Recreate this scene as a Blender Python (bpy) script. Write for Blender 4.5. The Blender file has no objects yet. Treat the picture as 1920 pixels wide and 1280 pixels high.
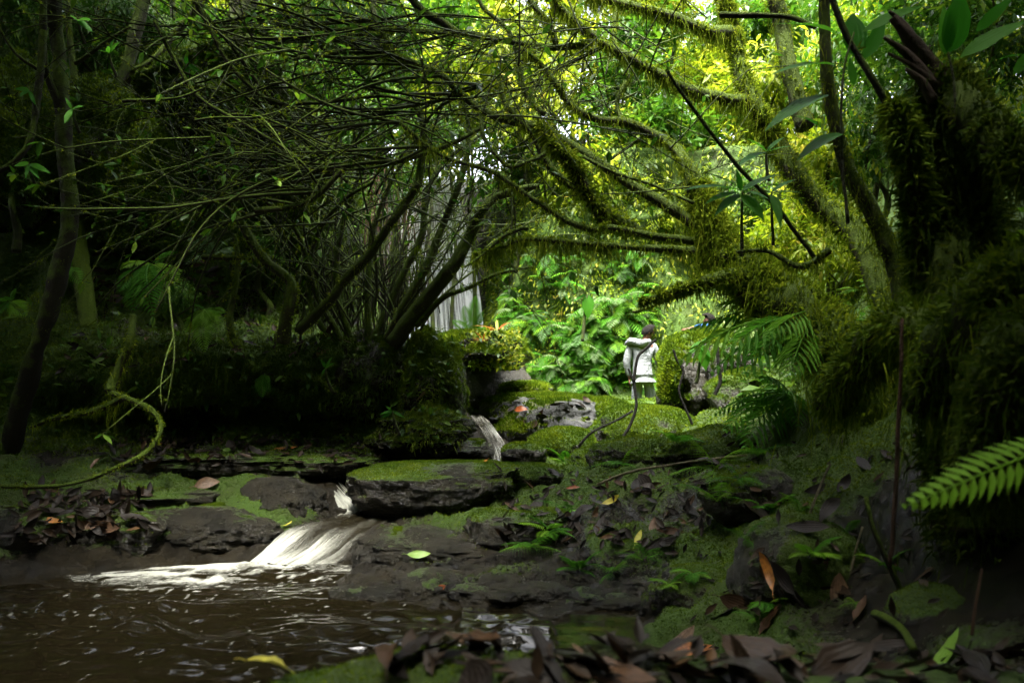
import bpy, math, random
import numpy as np
from mathutils import Vector, Matrix
from mathutils.bvhtree import BVHTree

rs = np.random.RandomState(7)
random.seed(7)
sc = bpy.context.scene
R = math.radians

# ------------------------------------------------------------------ camera, sky, sun, exposure
FPX, CX, CY, CZ = 1493.0, 960.0, 720.0, 1.25       # focal length in photo pixels, horizon row, eye height
cam = bpy.data.cameras.new('camera')
cam_ob = bpy.data.objects.new('camera', cam)
sc.collection.objects.link(cam_ob)
sc.camera = cam_ob
cam_ob.location = (0, 0, CZ)
cam_ob.rotation_euler = (R(90), 0, 0)
cam.sensor_width = 36.0
cam.lens = 36.0 * FPX / 1920.0
cam.shift_y = (CY - 640.0) / 1920.0
cam.clip_start = 0.05
cam.clip_end = 500
cam.dof.use_dof = True
cam.dof.focus_distance = 8.2
cam.dof.aperture_fstop = 2.8

SUN_EL, SUN_AZ = 74.0, 200.0        # azimuth measured from +Y (up the stream) towards +X
w = bpy.data.worlds.new('World')
sc.world = w
w.use_nodes = True
nt = w.node_tree
sky = nt.nodes.new('ShaderNodeTexSky')
sky.sky_type = 'NISHITA'
sky.sun_disc = False
sky.sun_elevation = R(SUN_EL)
sky.sun_rotation = R(SUN_AZ)
sky.air_density = 1.0
sky.dust_density = 6.0
sky.ozone_density = 0.3
hsv = nt.nodes.new('ShaderNodeHueSaturation')       # bright overcast: the blue mostly greyed out
hsv.inputs['Saturation'].default_value = 0.30
nt.links.new(sky.outputs[0], hsv.inputs['Color'])
nt.links.new(hsv.outputs[0], nt.nodes['Background'].inputs[0])
nt.nodes['Background'].inputs[1].default_value = 0.15

sun = bpy.data.lights.new('sun', 'SUN')
sun.energy = 2.1
sun.angle = R(22)
sun.color = (1.0, 0.96, 0.82)
sun_ob = bpy.data.objects.new('sun', sun)
sc.collection.objects.link(sun_ob)
sd = Vector((math.sin(R(SUN_AZ)) * math.cos(R(SUN_EL)), math.cos(R(SUN_AZ)) * math.cos(R(SUN_EL)), math.sin(R(SUN_EL))))
sun_ob.rotation_euler = sd.to_track_quat('Z', 'Y').to_euler()
sun_ob.location = sd * 30

sc.view_settings.view_transform = 'Standard'
sc.view_settings.look = 'None'
sc.view_settings.gamma = 1.0
sc.view_settings.exposure = 3.15
sc.render.engine = 'CYCLES'
sc.cycles.max_bounces = 7
sc.cycles.diffuse_bounces = 4
sc.cycles.glossy_bounces = 3
sc.cycles.transmission_bounces = 5
sc.cycles.transparent_max_bounces = 10
sc.cycles.sample_clamp_indirect = 6.0
sc.cycles.caustics_reflective = False
sc.cycles.caustics_refractive = False
sc.cycles.use_denoising = True
sc.cycles.use_adaptive_sampling = True
sc.cycles.adaptive_threshold = 0.015

# ------------------------------------------------------------------ helpers
def W(px, py, d):
    """the point that stands at distance d (metres up the stream) behind photo pixel px, py"""
    return np.array([(px - CX) / FPX * d, d, CZ + (CY - py) / FPX * d])

def hash3(i, j, k, s):
    n = (i * 374761393 + j * 668265263 + k * 2147483647 + s * 974634541) & 0xffffffff
    n = ((n ^ (n >> 13)) * 1274126177) & 0xffffffff
    return ((n ^ (n >> 16)) & 0xffff) / 65535.0

def noise(p, seed=0):
    p = np.asarray(p, float)
    f = np.floor(p).astype(np.int64)
    t = p - f
    t = t * t * t * (t * (t * 6 - 15) + 10)
    out = 0.0
    for a in (0, 1):
        for b in (0, 1):
            for c in (0, 1):
                h = hash3(f[..., 0] + a, f[..., 1] + b, f[..., 2] + c, seed)
                wt = (t[..., 0] if a else 1 - t[..., 0]) * (t[..., 1] if b else 1 - t[..., 1]) * (t[..., 2] if c else 1 - t[..., 2])
                out = out + h * wt
    return out * 2 - 1

def fbm(p, octv=4, seed=0, gain=0.5, lac=2.03):
    p = np.asarray(p, float)
    s, a, tot = 0.0, 1.0, 0.0
    for o in range(octv):
        s = s + a * noise(p * lac ** o + 17.3 * o, seed + o)
        tot += a
        a *= gain
    return s / tot

def ridged(p, octv=4, seed=0):
    p = np.asarray(p, float)
    s, a = 0.0, 1.0
    for o in range(octv):
        s = s + a * (1 - 2 * np.abs(noise(p * 2.07 ** o + 9.1 * o, seed + o)))
        a *= 0.5
    return s / 2

def p3(x, y, z=0.0):
    return np.stack(np.broadcast_arrays(x, y, z), -1)

COL = sc.collection

def make_mesh(name, V, faces, mat=None, smooth=True, attrs=None, tint=None):
    me = bpy.data.meshes.new(name)
    V = np.asarray(V, np.float32)
    me.vertices.add(len(V))
    me.vertices.foreach_set('co', V.ravel())
    faces = [np.asarray(f, np.int32) for f in faces if len(f)]
    nl = sum(f.size for f in faces)
    nf = sum(len(f) for f in faces)
    me.loops.add(nl)
    me.loops.foreach_set('vertex_index', np.concatenate([f.ravel() for f in faces]))
    tot = np.concatenate([np.full(len(f), f.shape[1], np.int32) for f in faces])
    st = np.concatenate([[0], np.cumsum(tot)[:-1]]).astype(np.int32)
    me.polygons.add(nf)
    me.polygons.foreach_set('loop_start', st)
    me.polygons.foreach_set('loop_total', tot)
    me.polygons.foreach_set('use_smooth', np.full(nf, smooth, bool))
    for k, v in (attrs or {}).items():
        a = me.attributes.new(k, 'FLOAT', 'POINT')
        a.data.foreach_set('value', np.asarray(v, np.float32))
    me.update(calc_edges=True)
    if mat:
        me.materials.append(mat)
    return me

def link(name, data, parent=None, loc=None, rot=None, scale=None):
    o = bpy.data.objects.new(name, data)
    COL.objects.link(o)
    if parent:
        o.parent = parent
    if loc is not None:
        o.location = [float(c) for c in loc]
    if rot is not None:
        o.rotation_euler = rot
    if scale is not None:
        o.scale = scale if hasattr(scale, '__len__') else (scale,) * 3
    return o

def tag(o, label=None, cat=None, group=None, kind=None):
    if label: o['label'] = label
    if cat: o['category'] = cat
    if group: o['group'] = group
    if kind: o['kind'] = kind
    return o

def thing(name, label, cat, loc, group=None, rot=None, scale=None):
    e = link(name, None, None, loc, rot, scale)
    e.empty_display_size = 0.1
    return tag(e, label, cat, group)

def part(name, V, faces, mat, root, smooth=True, attrs=None, kind=None, parent=None):
    """a mesh given in world coordinates, hung under its thing (root) or under one of its parts"""
    V = np.asarray(V, float) - np.array(root.location)
    o = link(name, make_mesh(name, V, faces, mat, smooth, attrs), parent or root)
    if kind: o['kind'] = kind
    return o

def merge(items):
    """join (V, quads, tris, attrs) tuples"""
    Vs, Q, T, A, n = [], [], [], {}, 0
    for V, q, t, a in items:
        Vs.append(V)
        if len(q): Q.append(np.asarray(q) + n)
        if len(t): T.append(np.asarray(t) + n)
        for k in a: A.setdefault(k, []).append(a[k])
        n += len(V)
    return (np.concatenate(Vs), np.concatenate(Q) if Q else np.zeros((0, 4), int), np.concatenate(T) if T else np.zeros((0, 3), int),
            {k: np.concatenate(v) for k, v in A.items()})

def spline(pts, n):
    P = np.asarray(pts, float)
    if len(P) == 2:
        t = np.linspace(0, 1, n)[:, None]
        return P[0] * (1 - t) + P[1] * t
    Q = np.vstack([2 * P[0] - P[1], P, 2 * P[-1] - P[-2]])
    seg = np.linspace(0, len(P) - 1 - 1e-6, n)
    i = seg.astype(int)
    t = (seg - i)[:, None]
    a, b, c, d = Q[i], Q[i + 1], Q[i + 2], Q[i + 3]
    return 0.5 * ((2 * b) + (c - a) * t + (2 * a - 5 * b + 4 * c - d) * t ** 2 + (3 * b - a - 3 * c + d) * t ** 3)

def norm(v):
    return v / (np.linalg.norm(v, axis=-1, keepdims=True) + 1e-9)

def frames(C):
    T = norm(np.gradient(C, axis=0))
    N = np.zeros_like(T)
    up = np.array([0, 0, 1.0]) if abs(T[0, 2]) < 0.9 else np.array([0, 1.0, 0])
    N[0] = norm(np.cross(T[0], up))
    for k in range(1, len(C)):
        v = N[k - 1] - T[k] * np.dot(N[k - 1], T[k])
        N[k] = v / (np.linalg.norm(v) + 1e-9)
    return T, N, np.cross(T, N)

def tube(C, rad, m=8, rough=0.12, seed=0, freq=6.0):
    """a limb along the centre line C with radii rad; returns verts, quads, tris(caps), normals"""
    C = np.asarray(C, float)
    k = len(C)
    T, N, B = frames(C)
    a = np.linspace(0, 2 * np.pi, m, endpoint=False)
    dirs = N[:, None, :] * np.cos(a)[None, :, None] + B[:, None, :] * np.sin(a)[None, :, None]
    r = np.asarray(rad, float)[:, None] * np.ones((1, m))
    if rough:
        mid = C[:, None, :] + dirs * r[..., None]
        r = r * (1 + rough * 1.6 * fbm(mid * freq, 3, seed))
    V = (C[:, None, :] + dirs * r[..., None]).reshape(-1, 3)
    i, j = np.meshgrid(np.arange(k - 1), np.arange(m), indexing='ij')
    q = np.stack([i * m + j, i * m + (j + 1) % m, (i + 1) * m + (j + 1) % m, (i + 1) * m + j], -1).reshape(-1, 4)
    V = np.vstack([V, C[0], C[-1]])
    t0 = np.stack([np.full(m, k * m), (np.arange(m) + 1) % m, np.arange(m)], -1)
    t1 = np.stack([np.full(m, k * m + 1), (k - 1) * m + np.arange(m), (k - 1) * m + (np.arange(m) + 1) % m], -1)
    return V, q, np.vstack([t0, t1])

def sample_tri(V, F, n, rng=rs, weight=None):
    F = np.asarray(F)
    if F.shape[1] == 4:
        F = np.vstack([F[:, [0, 1, 2]], F[:, [0, 2, 3]]])
    A, B, C = V[F[:, 0]], V[F[:, 1]], V[F[:, 2]]
    cr = np.cross(B - A, C - A)
    ar = np.linalg.norm(cr, axis=1)
    wt = ar.copy()
    nn = cr / (ar[:, None] + 1e-12)
    if weight is not None:
        wt = wt * weight((A + B + C) / 3, nn)
    if wt.sum() <= 0:
        return np.zeros((0, 3)), np.zeros((0, 3))
    f = rng.choice(len(F), n, p=wt / wt.sum())
    u, v = rng.rand(n), rng.rand(n)
    fl = u + v > 1
    u[fl], v[fl] = 1 - u[fl], 1 - v[fl]
    return A[f] + (B - A)[f] * u[:, None] + (C - A)[f] * v[:, None], nn[f]

def strands(P, D, L, wd, droop=0.5, rng=rs, rnd=None):
    """thin two-joint strands (moss hair, root hair): from P along D, bending down"""
    n = len(P)
    L = np.broadcast_to(np.asarray(L, float), (n,))[:, None]
    wd = np.broadcast_to(np.asarray(wd, float), (n,))[:, None]
    D = norm(D)
    dn = np.array([0, 0, -1.0])
    d1 = norm(D + dn * droop * 0.4 + rng.normal(0, 0.18, (n, 3)))
    d2 = norm(d1 + dn * droop + rng.normal(0, 0.25, (n, 3)))
    M = P + d1 * L * 0.5
    E = M + d2 * L * 0.5
    S = norm(np.cross(d1, rng.normal(0, 1, (n, 3)))) * wd * 0.5
    V = np.stack([P - S, P + S, M - S * .9, M + S * .9, E], 1).reshape(-1, 3)
    b = np.arange(n)[:, None] * 5
    q = b + np.array([[0, 1, 3, 2]])
    t = b + np.array([[2, 3, 4]])
    if rnd is None: rnd = rng.rand(n)
    return V, q, t, {'rnd': np.repeat(rnd, 5)}

def blades(P, D, L, wd, rng=rs, rnd=None, spread=0.55):
    """single-face moss leaves"""
    n = len(P)
    D = norm(D + rng.normal(0, spread, (n, 3)))
    L = np.broadcast_to(np.asarray(L, float), (n,))[:, None]
    S = norm(np.cross(D, rng.normal(0, 1, (n, 3)))) * np.broadcast_to(np.asarray(wd, float), (n,))[:, None] * 0.5
    V = np.stack([P - S, P + S, P + D * L], 1).reshape(-1, 3)
    t = np.arange(3 * n).reshape(-1, 3)
    if rnd is None: rnd = rng.rand(n)
    return V, np.zeros((0, 4), int), t, {'rnd': np.repeat(rnd, 3)}

# leaf templates: x across, y along (0..1), z up; lu, lv for veins
def leaf_template(rows=5, width=0.3, fold=0.12, bend=0.15, tip=1.0, wave=0.0, petiole=0.0, shape=0.75, seed=0):
    v = np.linspace(0, 1, rows + 1)
    half = width * 0.5 * np.sin(np.pi * v ** shape) ** 0.85
    half[0] = 0.006
    half[-1] = 0.004
    V, lu, lv = [], [], []
    r2 = np.random.RandomState(seed)
    for k in range(rows + 1):
        zc = -bend * v[k] ** 2
        for s in (-1, 0, 1):
            V.append((s * half[k], v[k], zc + abs(s) * fold * half[k] * 2 + (wave * half[k] * r2.normal() if s else 0)))
            lu.append(s); lv.append(v[k])
    q = []
    for k in range(rows):
        for c in (0, 1):
            a = k * 3 + c
            q.append((a, a + 1, a + 4, a + 3))
    return np.array(V), np.array(q), np.array(lu, float), np.array(lv)

SMALL = (np.array([(0, 0, 0), (-.5, .42, .05), (0, .42, -.03), (.5, .42, .05), (0, 1, -.08)]),
         np.array([(0, 2, 1), (0, 3, 2), (1, 2, 4), (2, 3, 4)]))

def basis(D, U):
    """rotation matrices whose y axis is D and z axis lies towards U"""
    Y = norm(D)
    X = norm(np.cross(Y, U))
    Z = np.cross(X, Y)
    return np.stack([X, Y, Z], -1)

def scatter(tmpl, P, D, U, L, wscale=1.0, rng=rs, rnd=None):
    """copies of a leaf template as one mesh: tmpl = (V, faces[, lu, lv])"""
    TV, TF = tmpl[0], tmpl[1]
    n, k = len(P), len(TV)
    M = basis(D, U)
    L = np.broadcast_to(np.asarray(L, float), (n,))
    S = np.stack([L * wscale, L, L], -1)
    V = (np.einsum('nij,nkj->nki', M, TV[None] * S[:, None, :]) + P[:, None, :]).reshape(-1, 3)
    F = (np.arange(n)[:, None, None] * k + TF[None]).reshape(-1, TF.shape[1])
    if rnd is None: rnd = rng.rand(n)
    a = {'rnd': np.repeat(rnd, k)}
    if len(tmpl) > 2:
        a['lu'] = np.tile(tmpl[2], n); a['lv'] = np.tile(tmpl[3], n)
    z4, z3 = np.zeros((0, 4), int), np.zeros((0, 3), int)
    return (V, F, z3, a) if TF.shape[1] == 4 else (V, z4, F, a)

# ------------------------------------------------------------------ materials
def new_mat(name):
    m = bpy.data.materials.new(name)
    m.use_nodes = True
    t = m.node_tree
    return m, t, t.nodes['Principled BSDF'], t.nodes['Material Output']

def node(t, kind, **kw):
    n = t.nodes.new(kind)
    for k, v in kw.items(): setattr(n, k, v)
    return n

def attr(t, name):
    n = node(t, 'ShaderNodeAttribute')
    n.attribute_name = name
    return n.outputs['Fac']

def ramp(t, fac, stops):
    n = node(t, 'ShaderNodeValToRGB')
    e = n.color_ramp.elements
    while len(e) < len(stops): e.new(0.5)
    for el, (p, c) in zip(e, stops):
        el.position = p
        el.color = (c[0], c[1], c[2], 1) if hasattr(c, '__len__') else (c, c, c, 1)
    t.links.new(fac, n.inputs[0])
    return n.outputs[0]

def tex_noise(t, scale, detail=4, rough=0.55, vec=None, dist=0.0):
    n = node(t, 'ShaderNodeTexNoise')
    n.inputs['Scale'].default_value = scale
    n.inputs['Detail'].default_value = detail
    n.inputs['Roughness'].default_value = rough
    n.inputs['Distortion'].default_value = dist
    if vec is not None: t.links.new(vec, n.inputs['Vector'])
    return n.outputs['Fac']

def mixc(t, fac, a, b, blend='MIX'):
    n = node(t, 'ShaderNodeMix', data_type='RGBA', blend_type=blend)
    for s, v in ((n.inputs[0], fac), (n.inputs[6], a), (n.inputs[7], b)):
        if hasattr(v, 'node'): t.links.new(v, s)
        elif hasattr(v, '__len__'): s.default_value = (v[0], v[1], v[2], 1)
        else: s.default_value = v
    return n.outputs[2]

def math_n(t, op, a, b=0.0):
    n = node(t, 'ShaderNodeMath', operation=op)
    for s, v in ((n.inputs[0], a), (n.inputs[1], b)):
        if hasattr(v, 'node'): t.links.new(v, s)
        else: s.default_value = v
    return n.outputs[0]

def bump(t, h, dist, strength=1.0, normal=None):
    n = node(t, 'ShaderNodeBump')
    n.inputs['Distance'].default_value = dist
    n.inputs['Strength'].default_value = strength
    t.links.new(h, n.inputs['Height'])
    if normal is not None: t.links.new(normal, n.inputs['Normal'])
    return n.outputs[0]

def objco(t):
    return node(t, 'ShaderNodeNewGeometry').outputs['Position']

def leaf_mat(name, stops, trans=0.45, rough=0.38, veins=0.0, tcol=None, spec=0.5, per_object=False, blotch=0.0):
    """leaf: glossy sheet that also lets light through"""
    m, t, b, out = new_mat(name)
    if per_object:
        r = node(t, 'ShaderNodeObjectInfo').outputs['Random']
    else:
        r = attr(t, 'rnd')
    c = ramp(t, r, stops)
    if blotch:
        c = mixc(t, math_n(t, 'MULTIPLY', ramp(t, tex_noise(t, 55, 3, vec=objco(t)), [(0.42, 0.0), (0.68, 1.0)]), blotch), c, (0.02, 0.013, 0.008))
    t.links.new(c, b.inputs['Base Color'])
    b.inputs['Roughness'].default_value = rough
    b.inputs['Specular IOR Level'].default_value = spec
    nrm = None
    if veins:
        lu = attr(t, 'lu'); lv = attr(t, 'lv')
        wv = node(t, 'ShaderNodeMath', operation='SINE')
        t.links.new(math_n(t, 'MULTIPLY', lu, 19.0), wv.inputs[0])
        nrm = bump(t, math_n(t, 'ADD', math_n(t, 'MULTIPLY', wv.outputs[0], .5), math_n(t, 'MULTIPLY', tex_noise(t, 60, 3, .6, objco(t)), 2.0)), veins, 0.4)
        t.links.new(nrm, b.inputs['Normal'])
    tr = node(t, 'ShaderNodeBsdfTranslucent')
    t.links.new(mixc(t, 1.0, c, tcol or (1.0, 0.95, 0.45), 'MULTIPLY') if tcol else c, tr.inputs['Color'])
    if tcol is None: pass
    mx = node(t, 'ShaderNodeMixShader')
    mx.inputs[0].default_value = trans
    t.links.new(b.outputs[0], mx.inputs[1])
    t.links.new(tr.outputs[0], mx.inputs[2])
    t.links.new(mx.outputs[0], out.inputs[0])
    return m

M = {}
M['moss'] = leaf_mat('moss', [(0.0, (0.030, 0.068, 0.003)), (0.5, (0.095, 0.165, 0.005)), (1.0, (0.22, 0.28, 0.010))], trans=0.3, rough=0.8, spec=0.15)
M['moss_dim'] = leaf_mat('moss_darker', [(0.0, (0.022, 0.048, 0.003)), (0.5, (0.065, 0.115, 0.006)), (1.0, (0.15, 0.19, 0.014))], trans=0.35, rough=0.8, spec=0.15)  # same moss hues, darker overall
M['hang_moss'] = leaf_mat('hanging_moss', [(0.0, (0.05, 0.085, 0.004)), (0.5, (0.16, 0.24, 0.010)), (1.0, (0.36, 0.42, 0.03))], trans=0.5, rough=0.8, spec=0.1)
M['leaf_bg'] = leaf_mat('leaf_yellow_green', [(0.0, (0.05, 0.12, 0.006)), (0.45, (0.18, 0.26, 0.008)), (0.9, (0.40, 0.44, 0.020)), (1.0, (0.46, 0.40, 0.05))], trans=0.55, rough=0.42, spec=.35)
M['leaf_mid'] = leaf_mat('leaf_green', [(0.0, (0.022, 0.075, 0.006)), (0.6, (0.055, 0.15, 0.008)), (1.0, (0.13, 0.23, 0.012))], trans=0.45, rough=0.42, spec=.35)
M['leaf_shade_canopy'] = leaf_mat('leaf_shade_canopy', [(0.0, (0.02, 0.05, 0.008)), (1.0, (0.06, 0.11, 0.012))], trans=0.25, rough=0.4)
M['leaf_big'] = leaf_mat('leaf_big', [(0.0, (0.03, 0.17, 0.008)), (1.0, (0.08, 0.28, 0.014))], trans=0.6, rough=0.5, spec=.2, veins=0.003, per_object=True)
M['fern'] = leaf_mat('fern_green', [(0.0, (0.05, 0.18, 0.010)), (0.6, (0.09, 0.28, 0.016)), (1.0, (0.19, 0.36, 0.02))], trans=0.4, rough=0.6, spec=.2, per_object=True)
M['fern_pale'] = leaf_mat('fern_pale', [(0.0, (0.10, 0.19, 0.07)), (1.0, (0.22, 0.32, 0.13))], trans=0.4, rough=0.6, spec=.2, per_object=True)
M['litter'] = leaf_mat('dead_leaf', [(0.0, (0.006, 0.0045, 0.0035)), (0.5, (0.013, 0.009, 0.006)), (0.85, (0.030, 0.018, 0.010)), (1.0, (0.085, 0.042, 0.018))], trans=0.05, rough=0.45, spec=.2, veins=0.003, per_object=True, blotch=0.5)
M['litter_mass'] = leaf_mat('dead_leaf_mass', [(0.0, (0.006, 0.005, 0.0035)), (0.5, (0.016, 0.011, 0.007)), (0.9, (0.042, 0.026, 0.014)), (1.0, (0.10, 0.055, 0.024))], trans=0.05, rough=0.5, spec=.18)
M['leaf_tan'] = leaf_mat('dead_leaf_tan', [(0.0, (0.16, 0.085, 0.045)), (1.0, (0.24, 0.15, 0.09))], trans=0.15, rough=0.4, veins=0.004, per_object=True, blotch=0.5)
M['leaf_orange'] = leaf_mat('dead_leaf_orange', [(0.0, (0.42, 0.13, 0.02)), (1.0, (0.55, 0.24, 0.04))], trans=0.2, rough=0.35, veins=0.003, per_object=True, blotch=0.55)
M['leaf_red'] = leaf_mat('dead_leaf_red', [(0.0, (0.22, 0.05, 0.015)), (1.0, (0.34, 0.09, 0.02))], trans=0.15, rough=0.3, veins=0.003, per_object=True, blotch=0.6)
M['leaf_yellow'] = leaf_mat('dead_leaf_yellow', [(0.0, (0.6, 0.42, 0.04)), (1.0, (0.5, 0.5, 0.05))], trans=0.2, rough=0.4, veins=0.002, per_object=True, blotch=0.3)
M['leaf_lime'] = leaf_mat('fallen_leaf_lime', [(0.0, (0.22, 0.42, 0.05)), (1.0, (0.3, 0.5, 0.08))], trans=0.25, rough=0.35, veins=0.002, per_object=True)

def bark_mat(name, c0, c1, moss, rough=0.75):
    m, t, b, out = new_mat(name)
    co = objco(t)
    c = mixc(t, tex_noise(t, 26, 5, 0.65, co), c0, c1)
    g = node(t, 'ShaderNodeNewGeometry')
    sep = node(t, 'ShaderNodeSeparateXYZ')
    t.links.new(g.outputs['Normal'], sep.inputs[0])
    up = math_n(t, 'MULTIPLY', math_n(t, 'ADD', sep.outputs[2], 0.35), 0.75)
    f = math_n(t, 'MULTIPLY', math_n(t, 'ADD', up, math_n(t, 'SUBTRACT', tex_noise(t, 7, 4, 0.6, co), 0.5)), moss)
    fr = ramp(t, f, [(0.15, 0.0), (0.5, 1.0)])
    mc = mixc(t, tex_noise(t, 60, 3, 0.6, co), (0.03, 0.065, 0.003), (0.13, 0.20, 0.008))
    t.links.new(mixc(t, fr, c, mc), b.inputs['Base Color'])
    b.inputs['Roughness'].default_value = rough
    b.inputs['Specular IOR Level'].default_value = 0.3
    t.links.new(bump(t, tex_noise(t, 70, 6, 0.7, co), 0.03, 1.0), b.inputs['Normal'])
    return m
M['bark_moss'] = bark_mat('bark_mossy', (0.016, 0.015, 0.006), (0.06, 0.058, 0.018), 1.6)
M['bark_dark'] = bark_mat('bark_dark', (0.009, 0.008, 0.004), (0.032, 0.027, 0.013), 1.1, 0.85)
M['bark_thin'] = bark_mat('bark_thin', (0.014, 0.014, 0.005), (0.05, 0.05, 0.016), 1.0, 0.6)
M['wood_dead'] = bark_mat('wood_dead', (0.02, 0.012, 0.008), (0.10, 0.062, 0.04), 0.25)
M['twig_pale'] = bark_mat('twig_pale', (0.10, 0.09, 0.05), (0.22, 0.19, 0.11), 0.1)
M['root_brown'] = bark_mat('root_brown', (0.05, 0.022, 0.012), (0.12, 0.06, 0.03), 0.1)

def rock_mat(name, c0, c1, mosscol=((0.020, 0.052, 0.002), (0.075, 0.15, 0.005)), wet=0.35):
    m, t, b, out = new_mat(name)
    co = objco(t)
    n1 = tex_noise(t, 5, 6, 0.65, co)
    n2 = tex_noise(t, 34, 6, 0.7, co)
    c = mixc(t, ramp(t, n1, [(0.35, 0.0), (0.65, 1.0)]), c0, c1)
    c = mixc(t, math_n(t, 'MULTIPLY', n2, 0.6), c, (0.008, 0.007, 0.006))
    mo = attr(t, 'moss')
    f = ramp(t, math_n(t, 'ADD', mo, math_n(t, 'MULTIPLY', math_n(t, 'SUBTRACT', n2, 0.5), 0.9)), [(0.38, 0.0), (0.56, 1.0)])
    mc = mixc(t, tex_noise(t, 95, 3, 0.6, co), mosscol[0], mosscol[1])
    mc = mixc(t, ramp(t, tex_noise(t, 3.3, 3, 0.6, co), [(0.45, 0.0), (0.75, 0.5)]), mc, (0.045, 0.04, 0.008))
    t.links.new(mixc(t, f, c, mc), b.inputs['Base Color'])
    ro = mixc(t, f, (wet, wet, wet), (0.85, 0.85, 0.85))
    t.links.new(ro, b.inputs['Roughness'])
    b.inputs['Specular IOR Level'].default_value = 0.5
    vo = node(t, 'ShaderNodeTexVoronoi', feature='DISTANCE_TO_EDGE')
    vo.inputs['Scale'].default_value = 6.5
    dv = node(t, 'ShaderNodeVectorMath', operation='ADD')
    nz = node(t, 'ShaderNodeTexNoise'); nz.inputs['Scale'].default_value = 7.0; nz.inputs['Detail'].default_value = 4
    t.links.new(co, nz.inputs['Vector'])
    sc_ = node(t, 'ShaderNodeVectorMath', operation='SCALE'); sc_.inputs['Scale'].default_value = .22
    t.links.new(nz.outputs['Color'], sc_.inputs[0])
    t.links.new(co, dv.inputs[0]); t.links.new(sc_.outputs[0], dv.inputs[1])
    t.links.new(dv.outputs[0], vo.inputs['Vector'])
    crack = ramp(t, vo.outputs['Distance'], [(0.0, 0.0), (0.07, 1.0)])
    h = math_n(t, 'ADD', math_n(t, 'MULTIPLY', n2, 1.2), math_n(t, 'MULTIPLY', tex_noise(t, 120, 4, 0.7, co), 0.6))
    h = math_n(t, 'ADD', h, math_n(t, 'MULTIPLY', crack, math_n(t, 'MULTIPLY', n1, .55)))
    t.links.new(bump(t, h, 0.03, 0.9), b.inputs['Normal'])
    return m
M['rock'] = rock_mat('rock_wet', (0.014, 0.013, 0.008), (0.050, 0.044, 0.027), wet=0.22)
M['rock_grey'] = rock_mat('rock_grey', (0.07, 0.075, 0.08), (0.17, 0.175, 0.18), mosscol=((0.05, 0.08, 0.006), (0.16, 0.19, 0.014)), wet=0.45)
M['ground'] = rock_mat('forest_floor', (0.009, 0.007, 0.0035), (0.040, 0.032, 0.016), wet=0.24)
M['cliff'] = rock_mat('cliff_rock', (0.012, 0.011, 0.006), (0.036, 0.032, 0.018), wet=0.5)
M['stick'] = bark_mat('bare_stick', (0.004, 0.0035, 0.003), (0.012, 0.010, 0.007), 0.0, 0.8)
# ------------------------------------------------------------------ the ground
BED = [(-3, 2.5), (-2, 3.5), (-1, 3), (-3, 4.4), (-1.6, 4.7), (-.5, 4.1), (.3, 4.1), (0, 3.3), (-4, 3.5), (.45, 3.7), (-1, 2), (-4, 2), (-2.3, 5.1), (-1.7, 5.15), (-5, 4), (-5, 2.5), (-2, 1)]
CT = [(x, y, -.28) for x, y in BED]
CT += [(-3.3, 5.15, .03), (-2.85, 5.3, .03), (-2.54, 5.5, .03), (-2.15, 5.75, .03), (-1.85, 5.75, .05), (-1.1, 5.1, .0), (-.8, 4.8, .02), (-.37, 4.58, .02), (0, 4.52, .03), (.375, 4.65, .04), (.69, 4.6, .05), (.79, 4.3, .04), (.66, 3.9, .02), (-5.2, 5.0, .1)]
CT += [(-.78, 1.7, .38), (-.5, 1.85, .54), (-.2, 1.95, .575), (.3, 2.0, .575), (.9, 2.05, .54), (1.6, 2.2, .50), (-.2, 2.5, -.1), (.5, 2.65, -.1), (1.0, 2.8, .05), (-.75, 2.2, -.1), (0, 1.2, .5), (1, 1.2, .55), (-1, 1.1, .2), (0, .2, .4), (2.2, 2.1, .8), (2, 1, .8)]
CT += [(-4.5, 6.0, .40), (-3.4, 5.9, .36), (-2.8, 6.0, .34), (-2.45, 6.0, .28), (-2.1, 6.25, .36), (-1.75, 6.35, .36), (-1.5, 6.7, .42)]
CT += [(-4.5, 6.8, .66), (-3.5, 6.9, .62), (-2.6, 7, .6), (-1.8, 7.1, .58), (-1.3, 7.1, .52)]
CT += [(-5, 7.4, .95), (-4, 7.6, .84), (-3, 7.7, .80), (-2, 7.7, .76), (-1.4, 7.6, .72)]
CT += [(-5, 8.1, 1.9), (-4, 8.25, 1.85), (-3, 8.4, 1.8), (-2.2, 8.5, 1.75), (-1.5, 8.3, 1.6)]
CT += [(-6.5, 8.6, 2.4), (-5.5, 8.75, 2.4), (-4.6, 8.85, 2.35), (-3.9, 9.2, 2.2), (-3.3, 9.35, 2.15), (-2.4, 9.6, 2.1), (-1.6, 9.4, 1.8)]
CT += [(-6.5, 9.1, 4.8), (-5.5, 9.2, 4.8), (-4.7, 9.3, 4.7), (-4.0, 9.65, 4.5), (-3.3, 9.85, 4.2), (-2.8, 10.1, 3.6), (-3.2, 10.9, 4.2), (-2.4, 10.8, 2.3), (-1.6, 10.5, 1.8), (-1.3, 12, 1.2)]
CT += [(-6, 12, 6.2), (-4.5, 12, 5.8), (-3.6, 13, 4.4), (-3, 14.5, 2.4), (-8, 9, 5), (-8, 6, 3), (-7, 3, 1.5), (-6, 1, 1), (-12, 8, 7), (-14, 2, 5), (-12, 16, 9)]
CT += [(-.42, 8.0, .45), (-.40, 8.3, .58), (-.42, 8.6, .80), (-.4, 9.3, .82), (-.5, 10.5, .8), (-.8, 12, .8), (-1.2, 14, .8), (-1.8, 16.5, .8), (.3, 12, .85), (1.2, 11.6, 1.02), (2.2, 12.6, .55), (1.7, 13.4, .7), (3, 13.6, 1.0)]
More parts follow.
